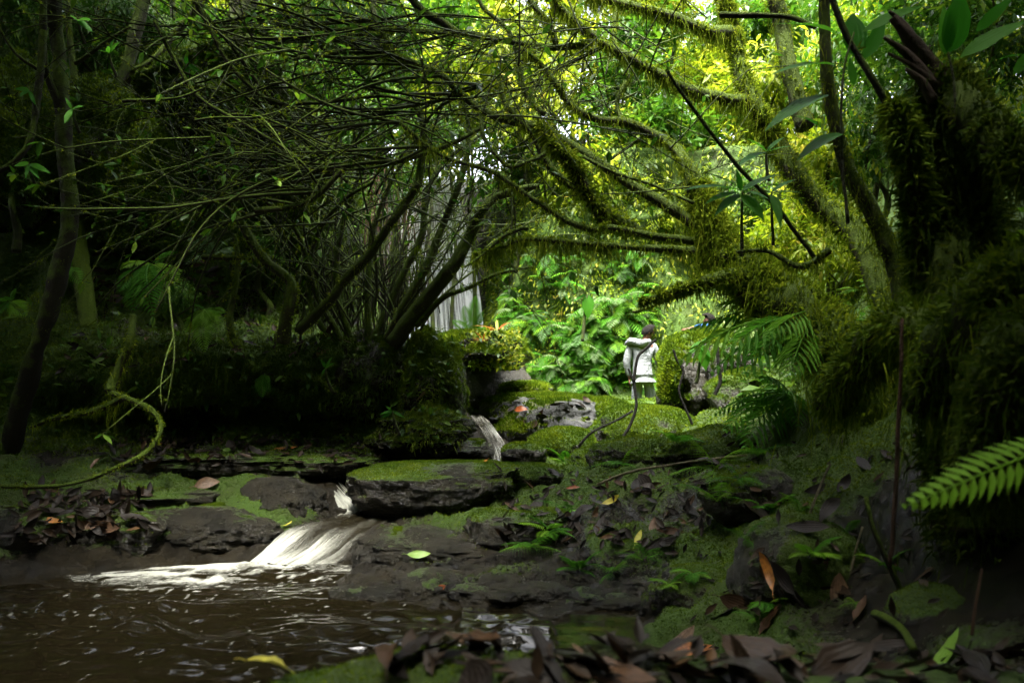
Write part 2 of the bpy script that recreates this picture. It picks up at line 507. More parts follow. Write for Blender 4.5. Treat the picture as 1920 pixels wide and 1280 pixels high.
CT += [(-.2, 7.4, .42), (-.7, 7, .40), (-1.1, 6.85, .36), (-1.2, 6.55, .26)]
CT += [(-1.35, 6.2, .10), (-1.15, 6.15, .08), (-1.5, 5.85, .04), (-1.25, 5.75, .0), (-1.75, 5.5, -.12), (-1.4, 5.4, -.15)]
CT += [(-.95, 5.9, .18), (-.9, 5.55, .12), (-.6, 5.45, .12), (-.3, 5.2, .11), (-.2, 4.9, .03), (.1, 5.1, .12), (.2, 5.8, .30), (-.3, 5.85, .24), (-.6, 6.05, .22), (.4, 6.4, .43), (.7, 7.2, .55), (.1, 6.9, .4), (-.6, 4.95, .03), (.4, 5.0, .16)]
CT += [(.95, 4.9, .22), (1.14, 5, .31), (.96, 6, .55), (.7, 7, .56), (1.62, 5.5, .62), (1.93, 4.5, .74), (1.54, 3.6, .36), (1.8, 3.2, .52), (2.3, 7, .98), (2.5, 5, 1.3), (2.8, 4.5, 1.6), (1.2, 4.2, .24), (1.0, 3.6, .12), (1.3, 3, .28), (2.2, 3, .95), (3.2, 3, 1.8), (3.5, 5, 2.6), (3.2, 7, 1.8), (4.5, 6, 3.4), (3.5, 9, 1.9), (5, 9, 3.2), (2.3, 9.5, 1.0), (1.3, 9.5, .55), (.6, 8.5, .5), (3.4, 12, 1.5), (5, 13, 3.0), (6.5, 10, 4.5), (7, 5, 4.5), (6, 2, 3.5), (8, 15, 6), (12, 5, 7), (14, 14, 9)]
CT += [(-3, 20, 5.2), (0, 20, 5.4), (4, 19, 5.6), (9, 20, 7), (-9, 20, 7.5), (0, 28, 7.5), (-12, 28, 9.5), (12, 28, 9.5), (-25, 10, 12), (25, 10, 12), (0, 45, 11), (-25, 40, 14), (25, 40, 14), (0, -8, 1.2), (-10, -8, 4), (10, -8, 5), (0, -25, 4), (-25, -20, 9), (25, -20, 9)]
CT = np.array(CT)

def rbf_fit(P, z, s=0.12):
    d = np.sqrt(((P[:, None] - P[None]) ** 2).sum(-1) + s * s)
    n = len(P)
    A = np.zeros((n + 3, n + 3))
    A[:n, :n] = d - np.eye(n) * 0.015
    A[:n, n] = 1; A[:n, n + 1:] = P
    A[n, :n] = 1; A[n + 1:, :n] = P.T
    return np.linalg.solve(A, np.concatenate([z, np.zeros(3)])), s
RB, RS = rbf_fit(CT[:, :2], CT[:, 2])

def base_h(x, y):
    x, y = np.broadcast_arrays(np.asarray(x, float), np.asarray(y, float))
    sh = x.shape
    x, y = x.ravel(), y.ravel()
    n = len(CT)
    out = RB[n] + RB[n + 1] * x + RB[n + 2] * y
    for k in range(n):
        out = out + RB[k] * np.sqrt((x - CT[k, 0]) ** 2 + (y - CT[k, 1]) ** 2 + RS * RS)
    return out.reshape(sh)

def in_pool(x, y):
    return base_h(x, y) < -0.05

def height(x, y):
    h = base_h(x, y)
    amp = np.clip((y - 1.5) * .35, .35, 1.0) * np.where(y > 14, 1.8, 1.0)
    st = h * 9 + 1.2 * fbm(p3(x * 0.9, y * 0.9), 3, 3)
    ter = (st - np.floor(st))
    ter = np.floor(st) + np.clip((ter - .5) * 2.6 + .5, 0, 1)
    k = np.clip(fbm(p3(x * .7, y * .7, 4.), 2, 5) * 1.5 + .75, 0, 1) * (h > .03) * (h < 1.2)
    h = h + k * (ter - st) / 9 * 0.75
    h = h + amp * (0.075 * fbm(p3(x * 1.7, y * 1.7), 5, 11, 0.55) + (0.05 + .05 * np.clip(1 - np.abs(y - 5.7) / 1.4, 0, 1)) * ridged(p3(x * 3.1, y * 4.3), 4, 21) + 0.026 * ridged(p3(x * 10, y * 13), 3, 31))
    lump = np.clip(base_h(x, y) - 1.3, 0, 1)
    h = h + lump * 0.28 * ridged(p3(x * 1.5, y * 1.5, 3.), 4, 45)
    return h

def axis(lo, a, b, hi, step, grow=1.16):
    mid = list(np.arange(a, b, step))
    up, s, v = [], step, b
    while v < hi:
        up.append(v); s *= grow; v += min(s, 2.5)
    dn, s, v = [], step, a - step
    while v > lo:
        dn.append(v); s *= grow; v -= min(s, 2.5)
    return np.array(dn[::-1] + mid + up)
gx = axis(-40, -4.6, 3.4, 40, 0.027)
gy = axis(-30, 1.5, 9.4, 50, 0.029)
GX, GY = np.meshgrid(gx, gy, indexing='xy')
GZ = height(GX, GY)
# the dark undercut below the left bank
nx, ny = len(gx), len(gy)
GV = np.stack([GX, GY, GZ], -1).reshape(-1, 3)
ii, jj = np.meshgrid(np.arange(ny - 1), np.arange(nx - 1), indexing='ij')
GF = np.stack([ii * nx + jj, ii * nx + jj + 1, (ii + 1) * nx + jj + 1, (ii + 1) * nx + jj], -1).reshape(-1, 4)
sl = np.stack(np.gradient(GZ, gy, gx), -1)
slope = np.sqrt((sl ** 2).sum(-1)).ravel()

def wetness(x, y):
    """bare wet rock along the falling stream and the pool edge"""
    c = spline([(-.4, 8.6), (-.4, 8.0), (-.5, 7.2), (-1.1, 6.8), (-1.25, 6.4), (-1.4, 5.8), (-1.7, 5.3)], 40)
    d = np.min(np.sqrt((x[..., None] - c[:, 0]) ** 2 + (y[..., None] - c[:, 1]) ** 2), -1)
    return d
def ground_moss(x, y, z):
    n = fbm(p3(x * 1.3, y * 1.3, 8.0), 4, 51) * 1.0 + .60
    d = wetness(x, y)
    n = n - np.clip(1.0 - d / .75, 0, 1) * .75 - np.clip(.12 - z, 0, .2) * 3.2
    n = n - np.clip((.24 - z) * 2.2, 0, .45) * (y > 4)
    n = n + np.clip((z - .9) * .8, 0, .35) + .22 * ((x > .5) & (y > 4.6)) - .35 * ((y < 3) & (x < 1.2) & (x > -.12)) + .4 * ((y < 2.4) & (x < -.12)) - .08 * np.clip((-x - 2.2), 0, 1) * (y < 6.9)
    return np.clip(n, 0, 1)
gm = ground_moss(GV[:, 0], GV[:, 1], GV[:, 2])
ground = link('ground', make_mesh('ground', GV, [GF], M['ground'], True, {'moss': gm}))
ground['kind'] = 'structure'

HITV, HITF, hn = [GV], [GF], len(GV)
def add_hit(V, q, t=()):
    global hn
    HITV.append(V)
    F = [f for f in (q,) if len(f)]
    for f in F: HITF.append(np.asarray(f) + hn)
    if len(t):
        t = np.asarray(t)
        HITF.append(np.column_stack([t, t[:, 2]])+hn)
    hn += len(V)

def ground_blades(n, xr, yr, thr, L, wd, seed):
    r = np.random.RandomState(seed)
    x = r.uniform(*xr, n * 3); y = r.uniform(*yr, n * 3)
    z = height(x, y)
    m = ground_moss(x, y, z)
    keep = (m + r.normal(0, .08, len(x)) > thr) & (z > 0.02)
    # only where the camera could see it
    keep &= np.abs(x) < 0.68 * y + .3
    x, y, z = x[keep][:n], y[keep][:n], z[keep][:n]
    k = len(x)
    e = 0.02
    nn = norm(np.stack([-(height(x + e, y) - z) / e, -(height(x, y + e) - z) / e, np.ones(k)], -1))
    rn = np.clip(.45 + .5 * fbm(p3(x * 3, y * 3), 3, 61) + r.normal(0, .16, k), 0, 1)
    return blades(np.stack([x, y, z - .003], -1), nn, r.uniform(.5, 1.2, k) * L, wd, r, rn)
V, q, t, a = merge([ground_blades(95000, (-4.2, 3.2), (4.3, 7.6), .44, .016, .008, 71),
                    ground_blades(85000, (-7, 3.8), (6.8, 10.6), .34, .034, .014, 72),
                    ground_blades(40000, (-.4, 5.0), (9.0, 14.5), .30, .04, .02, 73),
                    ground_blades(16000, (-.9, .1), (1.4, 2.4), .45, .013, .005, 75),
                    ground_blades(30000, (.7, 2.6), (2.6, 5.2), .48, .014, .006, 74)])
tag(link('ground_moss', make_mesh('ground_moss', V, [q, t], M['moss'], False, a)), 'short green moss carpeting the stream banks and ledges', 'moss', kind='stuff')

# ------------------------------------------------------------------ rocks
def ico(sub):
    bm_v = []
    import bmesh
    bm = bmesh.new()
    bmesh.ops.create_icosphere(bm, subdivisions=sub, radius=1.0)
    V = np.array([v.co[:] for v in bm.verts]); F = np.array([[v.index for v in f.verts] for f in bm.faces])
    bm.free()
    return V, F
ICO = {k: ico(k) for k in (3, 4, 5, 6)}

def rock(name, label, c, size, rotz=0, seed=0, sub=5, mat='rock', mossy=.6, blades_n=6000, bl=.02, rough=.16, flat=0.0, tilt=(0, 0), square=.0, group=None, cat='rock', mossmat='moss', mossdir=(0, 0, 1)):
    V, F = ICO[sub]
    V = V.copy()
    if square:
        p = 2 + square * 6
        V = V / (np.abs(V) ** p).sum(1, keepdims=True) ** (1 / p)
    o = np.array([seed * 3.7, seed * 1.3, seed * 5.1])
    dsp = 1 + rough * (1.5 * fbm(V * 1.4 + o, 3, seed) + .8 * ridged(V * 3.0 + o, 4, seed + 5) * .6 + .25 * fbm(V * 11 + o, 3, seed + 9) + .16 * ridged(V * 9 + o, 3, seed + 15))
    V = V * dsp[:, None]
    if flat:
        V[:, 2] = np.where(V[:, 2] > flat, flat + (V[:, 2] - flat) * .35, V[:, 2])
    V = V * np.asarray(size)
    Rm = np.array((Matrix.Rotation(rotz, 3, 'Z') @ Matrix.Rotation(tilt[0], 3, 'X') @ Matrix.Rotation(tilt[1], 3, 'Y')))
    V = V @ Rm.T + np.asarray(c)
    N = np.cross(V[F[:, 1]] - V[F[:, 0]], V[F[:, 2]] - V[F[:, 0]])
    vn = np.zeros_like(V)
    for k in range(3): np.add.at(vn, F[:, k], N)
    vn = norm(vn)
    def mossf(P, n):
        return np.clip(mossy + .55 * (n @ np.asarray(mossdir)) - .35 + .55 * fbm(P * 2.6, 4, seed + 77), 0, 1)
    ms = mossf(V, vn)
    base = np.array([c[0], c[1], V[:, 2].min()])
    root = thing(name, label, cat, base, group)
    part('stone', V, [F], M[mat], root, True, {'moss': ms})
    if blades_n:
        P, n = sample_tri(V, F, blades_n, np.random.RandomState(seed), lambda p, nn: (mossf(p, nn) > .5) * (.2 + mossf(p, nn)))
        if len(P):
            rr = np.random.RandomState(seed + 1)
            rn = np.clip(.48 + .55 * fbm(P * 4, 3, seed + 3) + rr.normal(0, .15, len(P)), 0, 1)
            b = blades(P - n * .003, n + np.array([0, 0, .4]), rr.uniform(.5, 1.3, len(P)) * bl, bl * .5, rr, rn)
            part('moss', b[0], [b[2]], M[mossmat], root, False, b[3], 'stuff')
    add_hit(V, [], F)
    return V, F

def rk(name, label, px, py, d, wpx, hpx, depth, **kw):
    """rock whose outline in the photo is centred on px, py and wpx by hpx wide"""
    return rock(name, label, W(px, py, d), (wpx / FPX * d / 2, depth / 2, hpx / FPX * d / 2), **kw)

rk('flat_boulder', 'broad flat grey boulder with yellow moss and fallen leaves on top', 1040, 800, 9.6, 270, 178, 1.9, seed=3, sub=6, mat='rock_grey', mossy=.50, blades_n=28000, bl=.035, flat=.5, rough=.13, tilt=(-.04, .02), cat='boulder')
rk('boulder', 'small mossy boulder wedged behind the flat grey boulder', 985, 735, 11.2, 105, 58, .8, seed=5, sub=5, mat='rock_grey', mossy=.55, blades_n=5000, bl=.04, flat=.4, cat='boulder')
rk('boulder', 'low rounded boulder capped with deep green moss before the flat boulder', 1053, 842, 8.4, 135, 82, .6, seed=7, sub=5, mossy=.75, blades_n=9000, bl=.025, rough=.10, cat='boulder')
rk('boulder', 'rounded green mossy boulder below the person in white', 1210, 824, 8.6, 205, 156, 1.0, seed=9, sub=5, mossy=.78, blades_n=17000, bl=.028, rough=.14, flat=.7, cat='boulder')
rk('boulder', 'tall moss draped boulder beside the person in white', 1338, 725, 9.4, 170, 190, 1.3, seed=12, sub=5, mossy=.62, blades_n=20000, bl=.04, rough=.2, cat='boulder', square=.1)
rk('boulder', 'narrow upright mossy rock at the hip of the person in white', 1262, 705, 9.2, 52, 120, .5, seed=14, sub=4, mossy=.85, blades_n=6000, bl=.04, rough=.2, cat='boulder')
rk('boulder', 'mossy boulder at the foot of the tree fern', 1392, 745, 8.6, 130, 110, .8, seed=16, sub=4, mossy=.6, blades_n=5000, bl=.03, cat='boulder')
rk('rock_slab', 'long dark rock slab with a mossy top spanning the stream', 818, 908, 6.35, 300, 118, .66, seed=21, sub=6, mossy=.50, blades_n=20000, bl=.014, rough=.14, flat=.45, tilt=(.10, -.03), square=.12, cat='rock')
rk('rock_slab', 'shorter mossy rock slab at the end of the long slab', 978, 893, 6.65, 150, 82, .5, seed=23, sub=5, mossy=.66, blades_n=9000, bl=.014, rough=.12, flat=.3, tilt=(.08, .02), square=.1, cat='rock')
rk('stream_rock', 'dark wet rock hump left of the small cascade', 528, 957, 6.35, 190, 108, .62, seed=27, sub=6, mossy=.02, blades_n=0, rough=.2, cat='rock', tilt=(.1, .12))
rk('stream_rock', 'smooth dark wet rock sloping into the foam', 400, 1000, 5.95, 270, 95, .55, seed=29, sub=6, mossy=.12, blades_n=3000, bl=.012, rough=.17, cat='rock', tilt=(.1, .05))
rk('stream_rock', 'dark mossy block standing at the left edge of the pool', 215, 1008, 5.75, 190, 95, .5, seed=31, sub=5, mossy=.36, blades_n=4000, bl=.012, rough=.15, square=.2, cat='rock')
rk('stream_rock', 'mossy rock on the left shore beside the dark block', 45, 1010, 5.6, 190, 130, .6, seed=33, sub=5, mossy=.5, blades_n=6000, bl=.012, rough=.18, cat='rock')
rk('stream_rock', 'dark wet ledge rock right of the white cascade', 800, 1035, 5.55, 250, 135, .75, seed=35, sub=6, mossy=.12, blades_n=3000, bl=.012, rough=.16, flat=.3, cat='rock', tilt=(.05, .08))
rk('stream_rock', 'mossy shelf rock under the curled dark leaves', 985, 985, 5.7, 230, 110, .8, seed=37, sub=5, mossy=.58, blades_n=9000, bl=.014, rough=.15, flat=.3, cat='rock')
rk('stream_rock', 'low wet shelf rock at the edge of the pool', 830, 1118, 4.85, 330, 46, .34, seed=39, sub=5, mossy=-.1, blades_n=0, rough=.2, flat=.2, cat='rock')
rk('stream_rock', 'dark wet rock below the upper cascade', 872, 850, 7.9, 90, 46, .4, seed=18, sub=5, mossy=.25, blades_n=3000, bl=.02, rough=.25, cat='rock')
rk('stream_rock', 'mossy stone right of the upper cascade', 985, 852, 7.9, 90, 46, .4, seed=19, sub=4, mossy=.6, blades_n=4000, bl=.02, rough=.2, cat='rock')
rk('boulder', 'small mossy boulder between the low rounded boulder and the ledge', 1120, 868, 7.6, 110, 62, .6, seed=17, sub=5, mossy=.7, blades_n=7000, bl=.02, rough=.18, cat='boulder')
rk('boulder', 'round bright mossy boulder between the flat boulder and the person', 1135, 782, 9.3, 120, 76, .8, seed=15, sub=5, mossy=.75, blades_n=9000, bl=.03, rough=.14, cat='boulder')
rk('bank_rock', 'lumpy mossy rock on the slope above the orange leaf', 1400, 930, 4.9, 170, 110, .6, seed=46, sub=5, mossy=.62, blades_n=9000, bl=.014, rough=.2, cat='rock')
rk('bank_rock', 'mossy hump under the leaning trunk on the right bank', 1330, 850, 6.2, 190, 90, .7, seed=48, sub=5, mossy=.65, blades_n=9000, bl=.018, rough=.2, cat='rock')
rk('bank_rock', 'mossy knob above the ferny shelf on the right bank', 1195, 860, 6.6, 170, 80, .7, seed=41, sub=5, mossy=.66, blades_n=9000, bl=.017, rough=.16, cat='rock')
rk('bank_rock', 'rounded mossy rock at the waterline of the right bank', 1310, 1120, 4.3, 190, 120, .55, seed=43, sub=5, mossy=.42, blades_n=9000, bl=.010, rough=.14, cat='rock')
rk('bank_rock', 'large smooth mossy rock face below the brown leaves on the right', 1500, 1090, 3.9, 260, 250, .7, seed=45, sub=6, mossy=.56, blades_n=16000, bl=.010, rough=.12, cat='rock', mossdir=(0, -.6, .5))
rk('bank_rock', 'dim mossy rock near the green fallen leaf at lower right', 1765, 1150, 3.0, 190, 100, .4, seed=47, sub=4, mossy=.5, blades_n=4000, bl=.009, rough=.14, cat='rock')
rk('bank_rock', 'flat stone ledge under the leaf litter of the left bank', 470, 870, 6.9, 420, 70, .7, seed=49, sub=6, mossy=.52, blades_n=12000, bl=.014, rough=.16, flat=.25, square=.2, cat='rock')
rk('bank_rock', 'mossy ledge stone crossed by the fallen branch', 250, 930, 6.3, 300, 70, .6, seed=51, sub=5, mossy=.42, blades_n=7000, bl=.013, rough=.16, flat=.2, square=.2, cat='rock')
# mossy root mound and the overhanging ledge beside the gorge
rk('mossy_mound', 'tall mossy root mound at the corner of the left bank', 800, 735, 7.85, 112, 230, .9, seed=55, sub=6, mossy=.60, blades_n=36000, bl=.026, rough=.24, cat='mound', mossdir=(.1, -.6, .5))
rk('mossy_mound', 'dark mossy bank spur left of the root mound', 690, 720, 8.0, 220, 180, 1.0, seed=56, sub=5, mossy=.42, blades_n=14000, bl=.026, rough=.25, cat='mound', mossdir=(.1, -.4, .5), mossmat='moss_dim')
rk('overhang_rock', 'overhanging rock ledge topped with ferns above the dark hollow', 893, 655, 10.1, 185, 90, 2.3, seed=58, sub=5, mossy=.68, blades_n=15000, bl=.05, rough=.2, cat='rock', flat=.4)
rk('overhang_rock', 'black rock wall at the back of the hollow', 880, 740, 11.6, 240, 190, .8, seed=59, sub=4, mossy=.1, blades_n=0, rough=.2, cat='rock')
rk('mossy_mound', 'low mossy apron of rock at the foot of the root mound', 790, 815, 7.5, 175, 85, .8, seed=57, sub=5, mossy=.55, blades_n=12000, bl=.02, rough=.3, cat='mound')
rk('mossy_mound', 'narrow mossy root buttress beside the upper cascade', 842, 770, 7.9, 62, 140, .6, seed=54, sub=5, mossy=.6, blades_n=9000, bl=.022, rough=.3, cat='mound', mossdir=(.1, -.5, .5))
# humps of the overgrown left cliff
for k, (lb, px, py, d, wp, hp, dep) in enumerate([
        ('mossy cliff bulge behind the forked tree', 250, 320, 9.1, 210, 340, 1.3),
        ('mossy cliff bulge over the black hollow', 420, 190, 9.3, 320, 130, 1.9),
        ('round mossy hump behind the dark leaning trunk', 40, 280, 8.8, 200, 300, 1.3),
        ('dim mossy buttress right of the black hollow', 590, 370, 9.7, 150, 280, 1.2),
        ('low mossy brow of the undercut left bank', 300, 705, 7.85, 520, 150, .9),
        ('mossy brow of the undercut bank beside the mound', 590, 710, 7.85, 300, 150, .8)]):
    rk('mossy_hump', lb, px, py, d, wp, hp, dep, seed=60 + k, sub=5, mossy=.80, blades_n=10000, bl=.045 if k < 4 else .03, rough=.24, cat='mound', mossmat='moss' if k in (0, 2) else 'moss_dim', mossdir=(.1, -.55, .45), group='moss grown humps of the left bank')

# ------------------------------------------------------------------ cliff behind the clearing
path = spline([(-13, 13), (-9, 15.5), (-5, 16.6), (-3.3, 17.3), (-1.9, 17.5), (-.75, 17.3), (-.3, 15.8), (.5, 14.7), (2.2, 14.4), (3.6, 14.3), (5.5, 13.8), (9, 13), (14, 12)], 240)
zz = np.concatenate([np.linspace(.2, 5.6, 110), np.linspace(5.7, 6.6, 14)])
tg = norm(np.gradient(path, axis=0))
nrm2 = np.stack([tg[:, 1], -tg[:, 0]], -1)          # out towards the stream
CV = np.zeros((len(zz), len(path), 3))
for k, z in enumerate(zz):
    lean = -.10 * (z - 1) + (-(z - 5.6) * 3.2 if z > 5.6 else 0)
    CV[k, :, 0] = path[:, 0] + nrm2[:, 0] * lean
    CV[k, :, 1] = path[:, 1] + nrm2[:, 1] * lean
    CV[k, :, 2] = z
dsp = .55 * fbm(CV * .55, 4, 81) + .22 * ridged(CV * 1.5, 4, 85)
CV[..., 0] += nrm2[None, :, 0] * dsp
CV[..., 1] += nrm2[None, :, 1] * dsp
# mossy pillar right of the fall
nk, npth = len(zz), len(path)
ii, jj = np.meshgrid(np.arange(nk - 1), np.arange(npth - 1), indexing='ij')
CF = np.stack([ii * npth + jj, ii * npth + jj + 1, (ii + 1) * npth + jj + 1, (ii + 1) * npth + jj], -1).reshape(-1, 4)
CVf = CV.reshape(-1, 3)
cm = np.clip(.58 + .25 * (CVf[:, 0] > 0) + .6 * fbm(CVf * .9, 4, 91) - .7 * ((CVf[:, 0] > -3.4) & (CVf[:, 0] < -.6) & (CVf[:, 1] > 16.2)), 0, 1)
cliff = link('cliff', make_mesh('cliff', CVf, [CF], M['cliff'], True, {'moss': cm}))
cliff['kind'] = 'structure'
add_hit(CVf, CF)
P, n = sample_tri(CVf, CF, 30000, np.random.RandomState(5), lambda p, nn: (np.abs(p[:, 0]) < 7) * (fbm(p * .9, 4, 91) > -.1) * ~((p[:, 0] > -3.2) & (p[:, 0] < -.7) & (p[:, 1] > 16.4)))
n = np.where((n[:, 1] > 0)[:, None], -n, n)
b = strands(P, n, np.random.RandomState(6).uniform(.04, .16, len(P)), .018, .9)
tag(link('cliff_moss', make_mesh('cliff_moss', b[0], [b[1], b[2]], M['moss'], False, b[3])), 'shaggy moss hanging over the cliff behind the clearing', 'moss', kind='stuff')

# ------------------------------------------------------------------ water
def water_mat(name, deep, foam, rough=0.06):
    m, t, b, out = new_mat(name)
    co = objco(t)
    fm = attr(t, 'foam')
    n2 = tex_noise(t, 30, 5, 0.65, co)
    f = ramp(t, math_n(t, 'ADD', fm, math_n(t, 'MULTIPLY', math_n(t, 'SUBTRACT', n2, 0.5), 0.9)), [(0.30, 0.0), (0.6, .35), (1.1, 1.0)])
    t.links.new(mixc(t, f, deep, foam), b.inputs['Base Color'])
    t.links.new(mixc(t, f, (rough,) * 3, (0.5,) * 3), b.inputs['Roughness'])
    b.inputs['IOR'].default_value = 1.33
    b.inputs['Specular IOR Level'].default_value = 0.5
    b.inputs['Coat Weight'].default_value = 0.35
    b.inputs['Coat Roughness'].default_value = 0.05
    h = math_n(t, 'ADD', tex_noise(t, 8, 3, 0.5, co), math_n(t, 'MULTIPLY', tex_noise(t, 55, 3, 0.5, co), 0.25))
    t.links.new(bump(t, h, 0.03, 0.13), b.inputs['Normal'])
    return m
M['pool'] = water_mat('pool_water', (0.011, 0.0085, 0.004), (0.55, 0.56, 0.50))
def flow_mat(name, deep, foam, su, sv, rough=.12, amp=1.3, clear=.6):
    m, t, b, out = new_mat(name)
    cb = node(t, 'ShaderNodeCombineXYZ')
    t.links.new(math_n(t, 'MULTIPLY', attr(t, 'fu'), su), cb.inputs[0])
    t.links.new(math_n(t, 'MULTIPLY', attr(t, 'fv'), sv), cb.inputs[1])
    n1 = tex_noise(t, 1.0, 5, .62, cb.outputs[0], .35)
    n2 = tex_noise(t, 42, 4, .65, objco(t))
    h = math_n(t, 'ADD', math_n(t, 'MULTIPLY', math_n(t, 'SUBTRACT', n1, .5), amp), math_n(t, 'MULTIPLY', math_n(t, 'SUBTRACT', n2, .5), .35))
    f = ramp(t, math_n(t, 'ADD', attr(t, 'foam'), h), [(0.22, 0.0), (0.55, 0.30), (1.05, 1.0)])
    t.links.new(mixc(t, f, deep, foam), b.inputs['Base Color'])
    t.links.new(math_n(t, 'ADD', math_n(t, 'MULTIPLY', f, 1.0 - clear), clear), b.inputs['Alpha'])
    t.links.new(mixc(t, f, (rough,) * 3, (0.55,) * 3), b.inputs['Roughness'])
    b.inputs['IOR'].default_value = 1.33
    t.links.new(bump(t, n1, .05, .6), b.inputs['Normal'])
    return m
M['stream'] = flow_mat('stream_water', (0.030, 0.025, 0.014), (0.50, 0.51, 0.45), 13, 2.6, .10, 1.25)
M['fall'] = flow_mat('waterfall', (0.30, 0.30, 0.31), (0.85, 0.86, 0.88), 80, 5, .35, 1.9, .12)

px_ = axis(-6.5, -4.2, 1.0, 1.3, .023, 1.2); py_ = axis(.8, 2.3, 5.9, 6.1, .022, 1.2)
PX, PY = np.meshgrid(px_, py_, indexing='xy')
fx, fy = -1.62, 5.42                       # foot of the cascade
dd = np.sqrt(((PX - fx) / 1.0) ** 2 + ((PY - fy)) ** 2)
wav = .030 * ridged(p3(PX * 1.5 + .8 * PY, PY * 3.6, .0), 3, 101) + .006 * fbm(p3(PX * 4, PY * 8), 3, 103)
rip = np.clip(1 - np.abs(PY - 3.9 - .22 * np.sin(PX * 1.7) + .1 * PX) / .75, 0, 1) * (PX < .2)
rip2 = np.clip((3.5 - PY) * .8, 0, 1)
PZ = wav * (.20 + 3.0 * rip + 1.0 * rip2 + 1.2 * np.clip(1 - dd / 1.0, 0, 1))
PZ -= .03 * np.clip(1 - np.abs(PY - 4.35 - .1 * np.sin(PX * 1.7)) / .35, 0, 1) * (PX < -.3)
adv = p3(PX * 2.4 + .6 * fbm(p3(PX * 1.6, PY * 2.4), 3, 111), PY * 7 + 1.2 * fbm(p3(PX * 1.6, PY * 2.4), 3, 113))
QX = PX + .35 * fbm(p3(PX * 1.9, PY * 3.1), 4, 121); QY = PY + .16 * fbm(p3(PX * 2.6, PY * 5), 4, 123)
tail = np.clip(1 - np.sqrt(((QX + 1.95) / .95) ** 2 + ((QY - 5.22) / .50) ** 2), 0, 1)
core = np.clip(1.1 - np.sqrt(((PX + 1.75) / .50) ** 2 + ((PY - 5.40) / .16) ** 2), 0, 1)
foam = np.clip(tail * .85 + core * .8 + .9 * fbm(adv, 5, 115, .65) * np.clip(tail * 3, 0, 1) + .5 * fbm(p3(QX * 9, QY * 17), 3, 125) * np.clip(tail * 3, 0, 1) + .4 * ridged(adv * 1.7, 3, 116) * np.clip(tail * 2, 0, 1) * (1 - core), 0, 1) * np.clip(tail * 5, 0, 1)
spk = (fbm(p3(PX * 26, PY * 30), 2, 117) > .52) * np.clip(1.4 - dd / 1.2, 0, 1) * .75 + (fbm(p3(PX * 26, PY * 30), 2, 118) > .62) * .5
foam = np.maximum(foam, spk) + .17 * np.clip(ridged(p3(PX * 3 + PY, PY * 8), 3, 119) - .35, 0, 1) * (rip + rip2)
PZ += foam * .008 + core * .02
ii, jj = np.meshgrid(np.arange(len(py_) - 1), np.arange(len(px_) - 1), indexing='ij')
k = len(px_)
PF = np.stack([ii * k + jj, ii * k + jj + 1, (ii + 1) * k + jj + 1, (ii + 1) * k + jj], -1).reshape(-1, 4)
pool = link('pool_water', make_mesh('pool_water', np.stack([PX, PY, PZ], -1).reshape(-1, 3), [PF], M['pool'], True, {'foam': foam.ravel()}))
pool['kind'] = 'structure'

def sheet(name, left, right, nu, nv, seed, mat, bulge=.03, foamf=None, streak=22.0, kind='structure'):
    L = spline(np.array([W(*p) for p in left]), nv)
    Rr = spline(np.array([W(*p) for p in right]), nv)
    u = np.linspace(0, 1, nu)
    V = L[:, None] * (1 - u)[None, :, None] + Rr[:, None] * u[None, :, None]
    v = np.linspace(0, 1, nv)[:, None] * np.ones((1, nu)); uu = np.ones((nv, 1)) * u[None]
    st = fbm(p3(uu * streak + .7 * fbm(p3(uu * 4, v * 3), 2, seed + 4), v * 2.2, seed), 4, seed)
    V[..., 2] += bulge * (np.sin(np.pi * uu) ** .5) + .022 * st + .012 * fbm(p3(uu * 9, v * 9), 3, seed + 2)
    V[..., 1] -= .02 * st
    f = np.clip(foamf(uu, v) + .35 * st, 0, 1)
    ii, jj = np.meshgrid(np.arange(nv - 1), np.arange(nu - 1), indexing='ij')
    F = np.stack([ii * nu + jj, (ii + 1) * nu + jj, (ii + 1) * nu + jj + 1, ii * nu + jj + 1], -1).reshape(-1, 4)
    o = link(name, make_mesh(name, V.reshape(-1, 3), [F], mat, True, {'foam': f.ravel(), 'fu': uu.ravel(), 'fv': v.ravel()}))
    o['kind'] = kind
    return o
def f1(u, v):
    a = .30 * np.exp(-((v - .22) / .1) ** 2) + .85 * np.exp(-((v - .36) / .10) ** 2)
    b_ = .60 * np.clip((v - .70) / .25, 0, 1) + .42 * np.clip((v - .55) / .2, 0, 1) * np.exp(-((u - .12) / .16) ** 2) + .3 * np.clip((v - .62) / .2, 0, 1) * np.exp(-((u - .62) / .14) ** 2)
    return .14 + 1.1 * a + 1.1 * b_
sheet('cascade_water', [(585, 900, 6.95), (603, 906, 6.72), (625, 935, 6.5), (632, 966, 6.36), (600, 980, 6.15), (545, 992, 5.95), (503, 1022, 5.7), (462, 1058, 5.42)],
      [(670, 900, 7.0), (655, 906, 6.75), (690, 938, 6.55), (765, 955, 6.42), (745, 975, 6.15), (700, 1003, 5.9), (650, 1045, 5.65), (590, 1078, 5.35)], 90, 150, 131, M['stream'], .03, f1, 15)
def f3(u, v): return .46 + .2 * np.sin(v * 9) ** 2
sheet('cascade_water', [(880, 782, 8.95), (890, 790, 8.75), (904, 808, 8.5), (918, 836, 8.25), (925, 868, 8.0)], [(905, 782, 8.95), (917, 790, 8.75), (932, 810, 8.45), (950, 837, 8.2), (972, 870, 7.95)], 50, 90, 137, M['stream'], .02, f3, 9)
def f0(u, v): return .02 + 0 * u
sheet('stream_water', [(870, 868, 7.95), (800, 872, 7.4), (700, 885, 7.1), (580, 898, 6.98)], [(985, 868, 7.95), (960, 872, 7.4), (800, 890, 6.95), (668, 900, 6.98)], 60, 80, 139, M['pool'], .0, f0, 3)
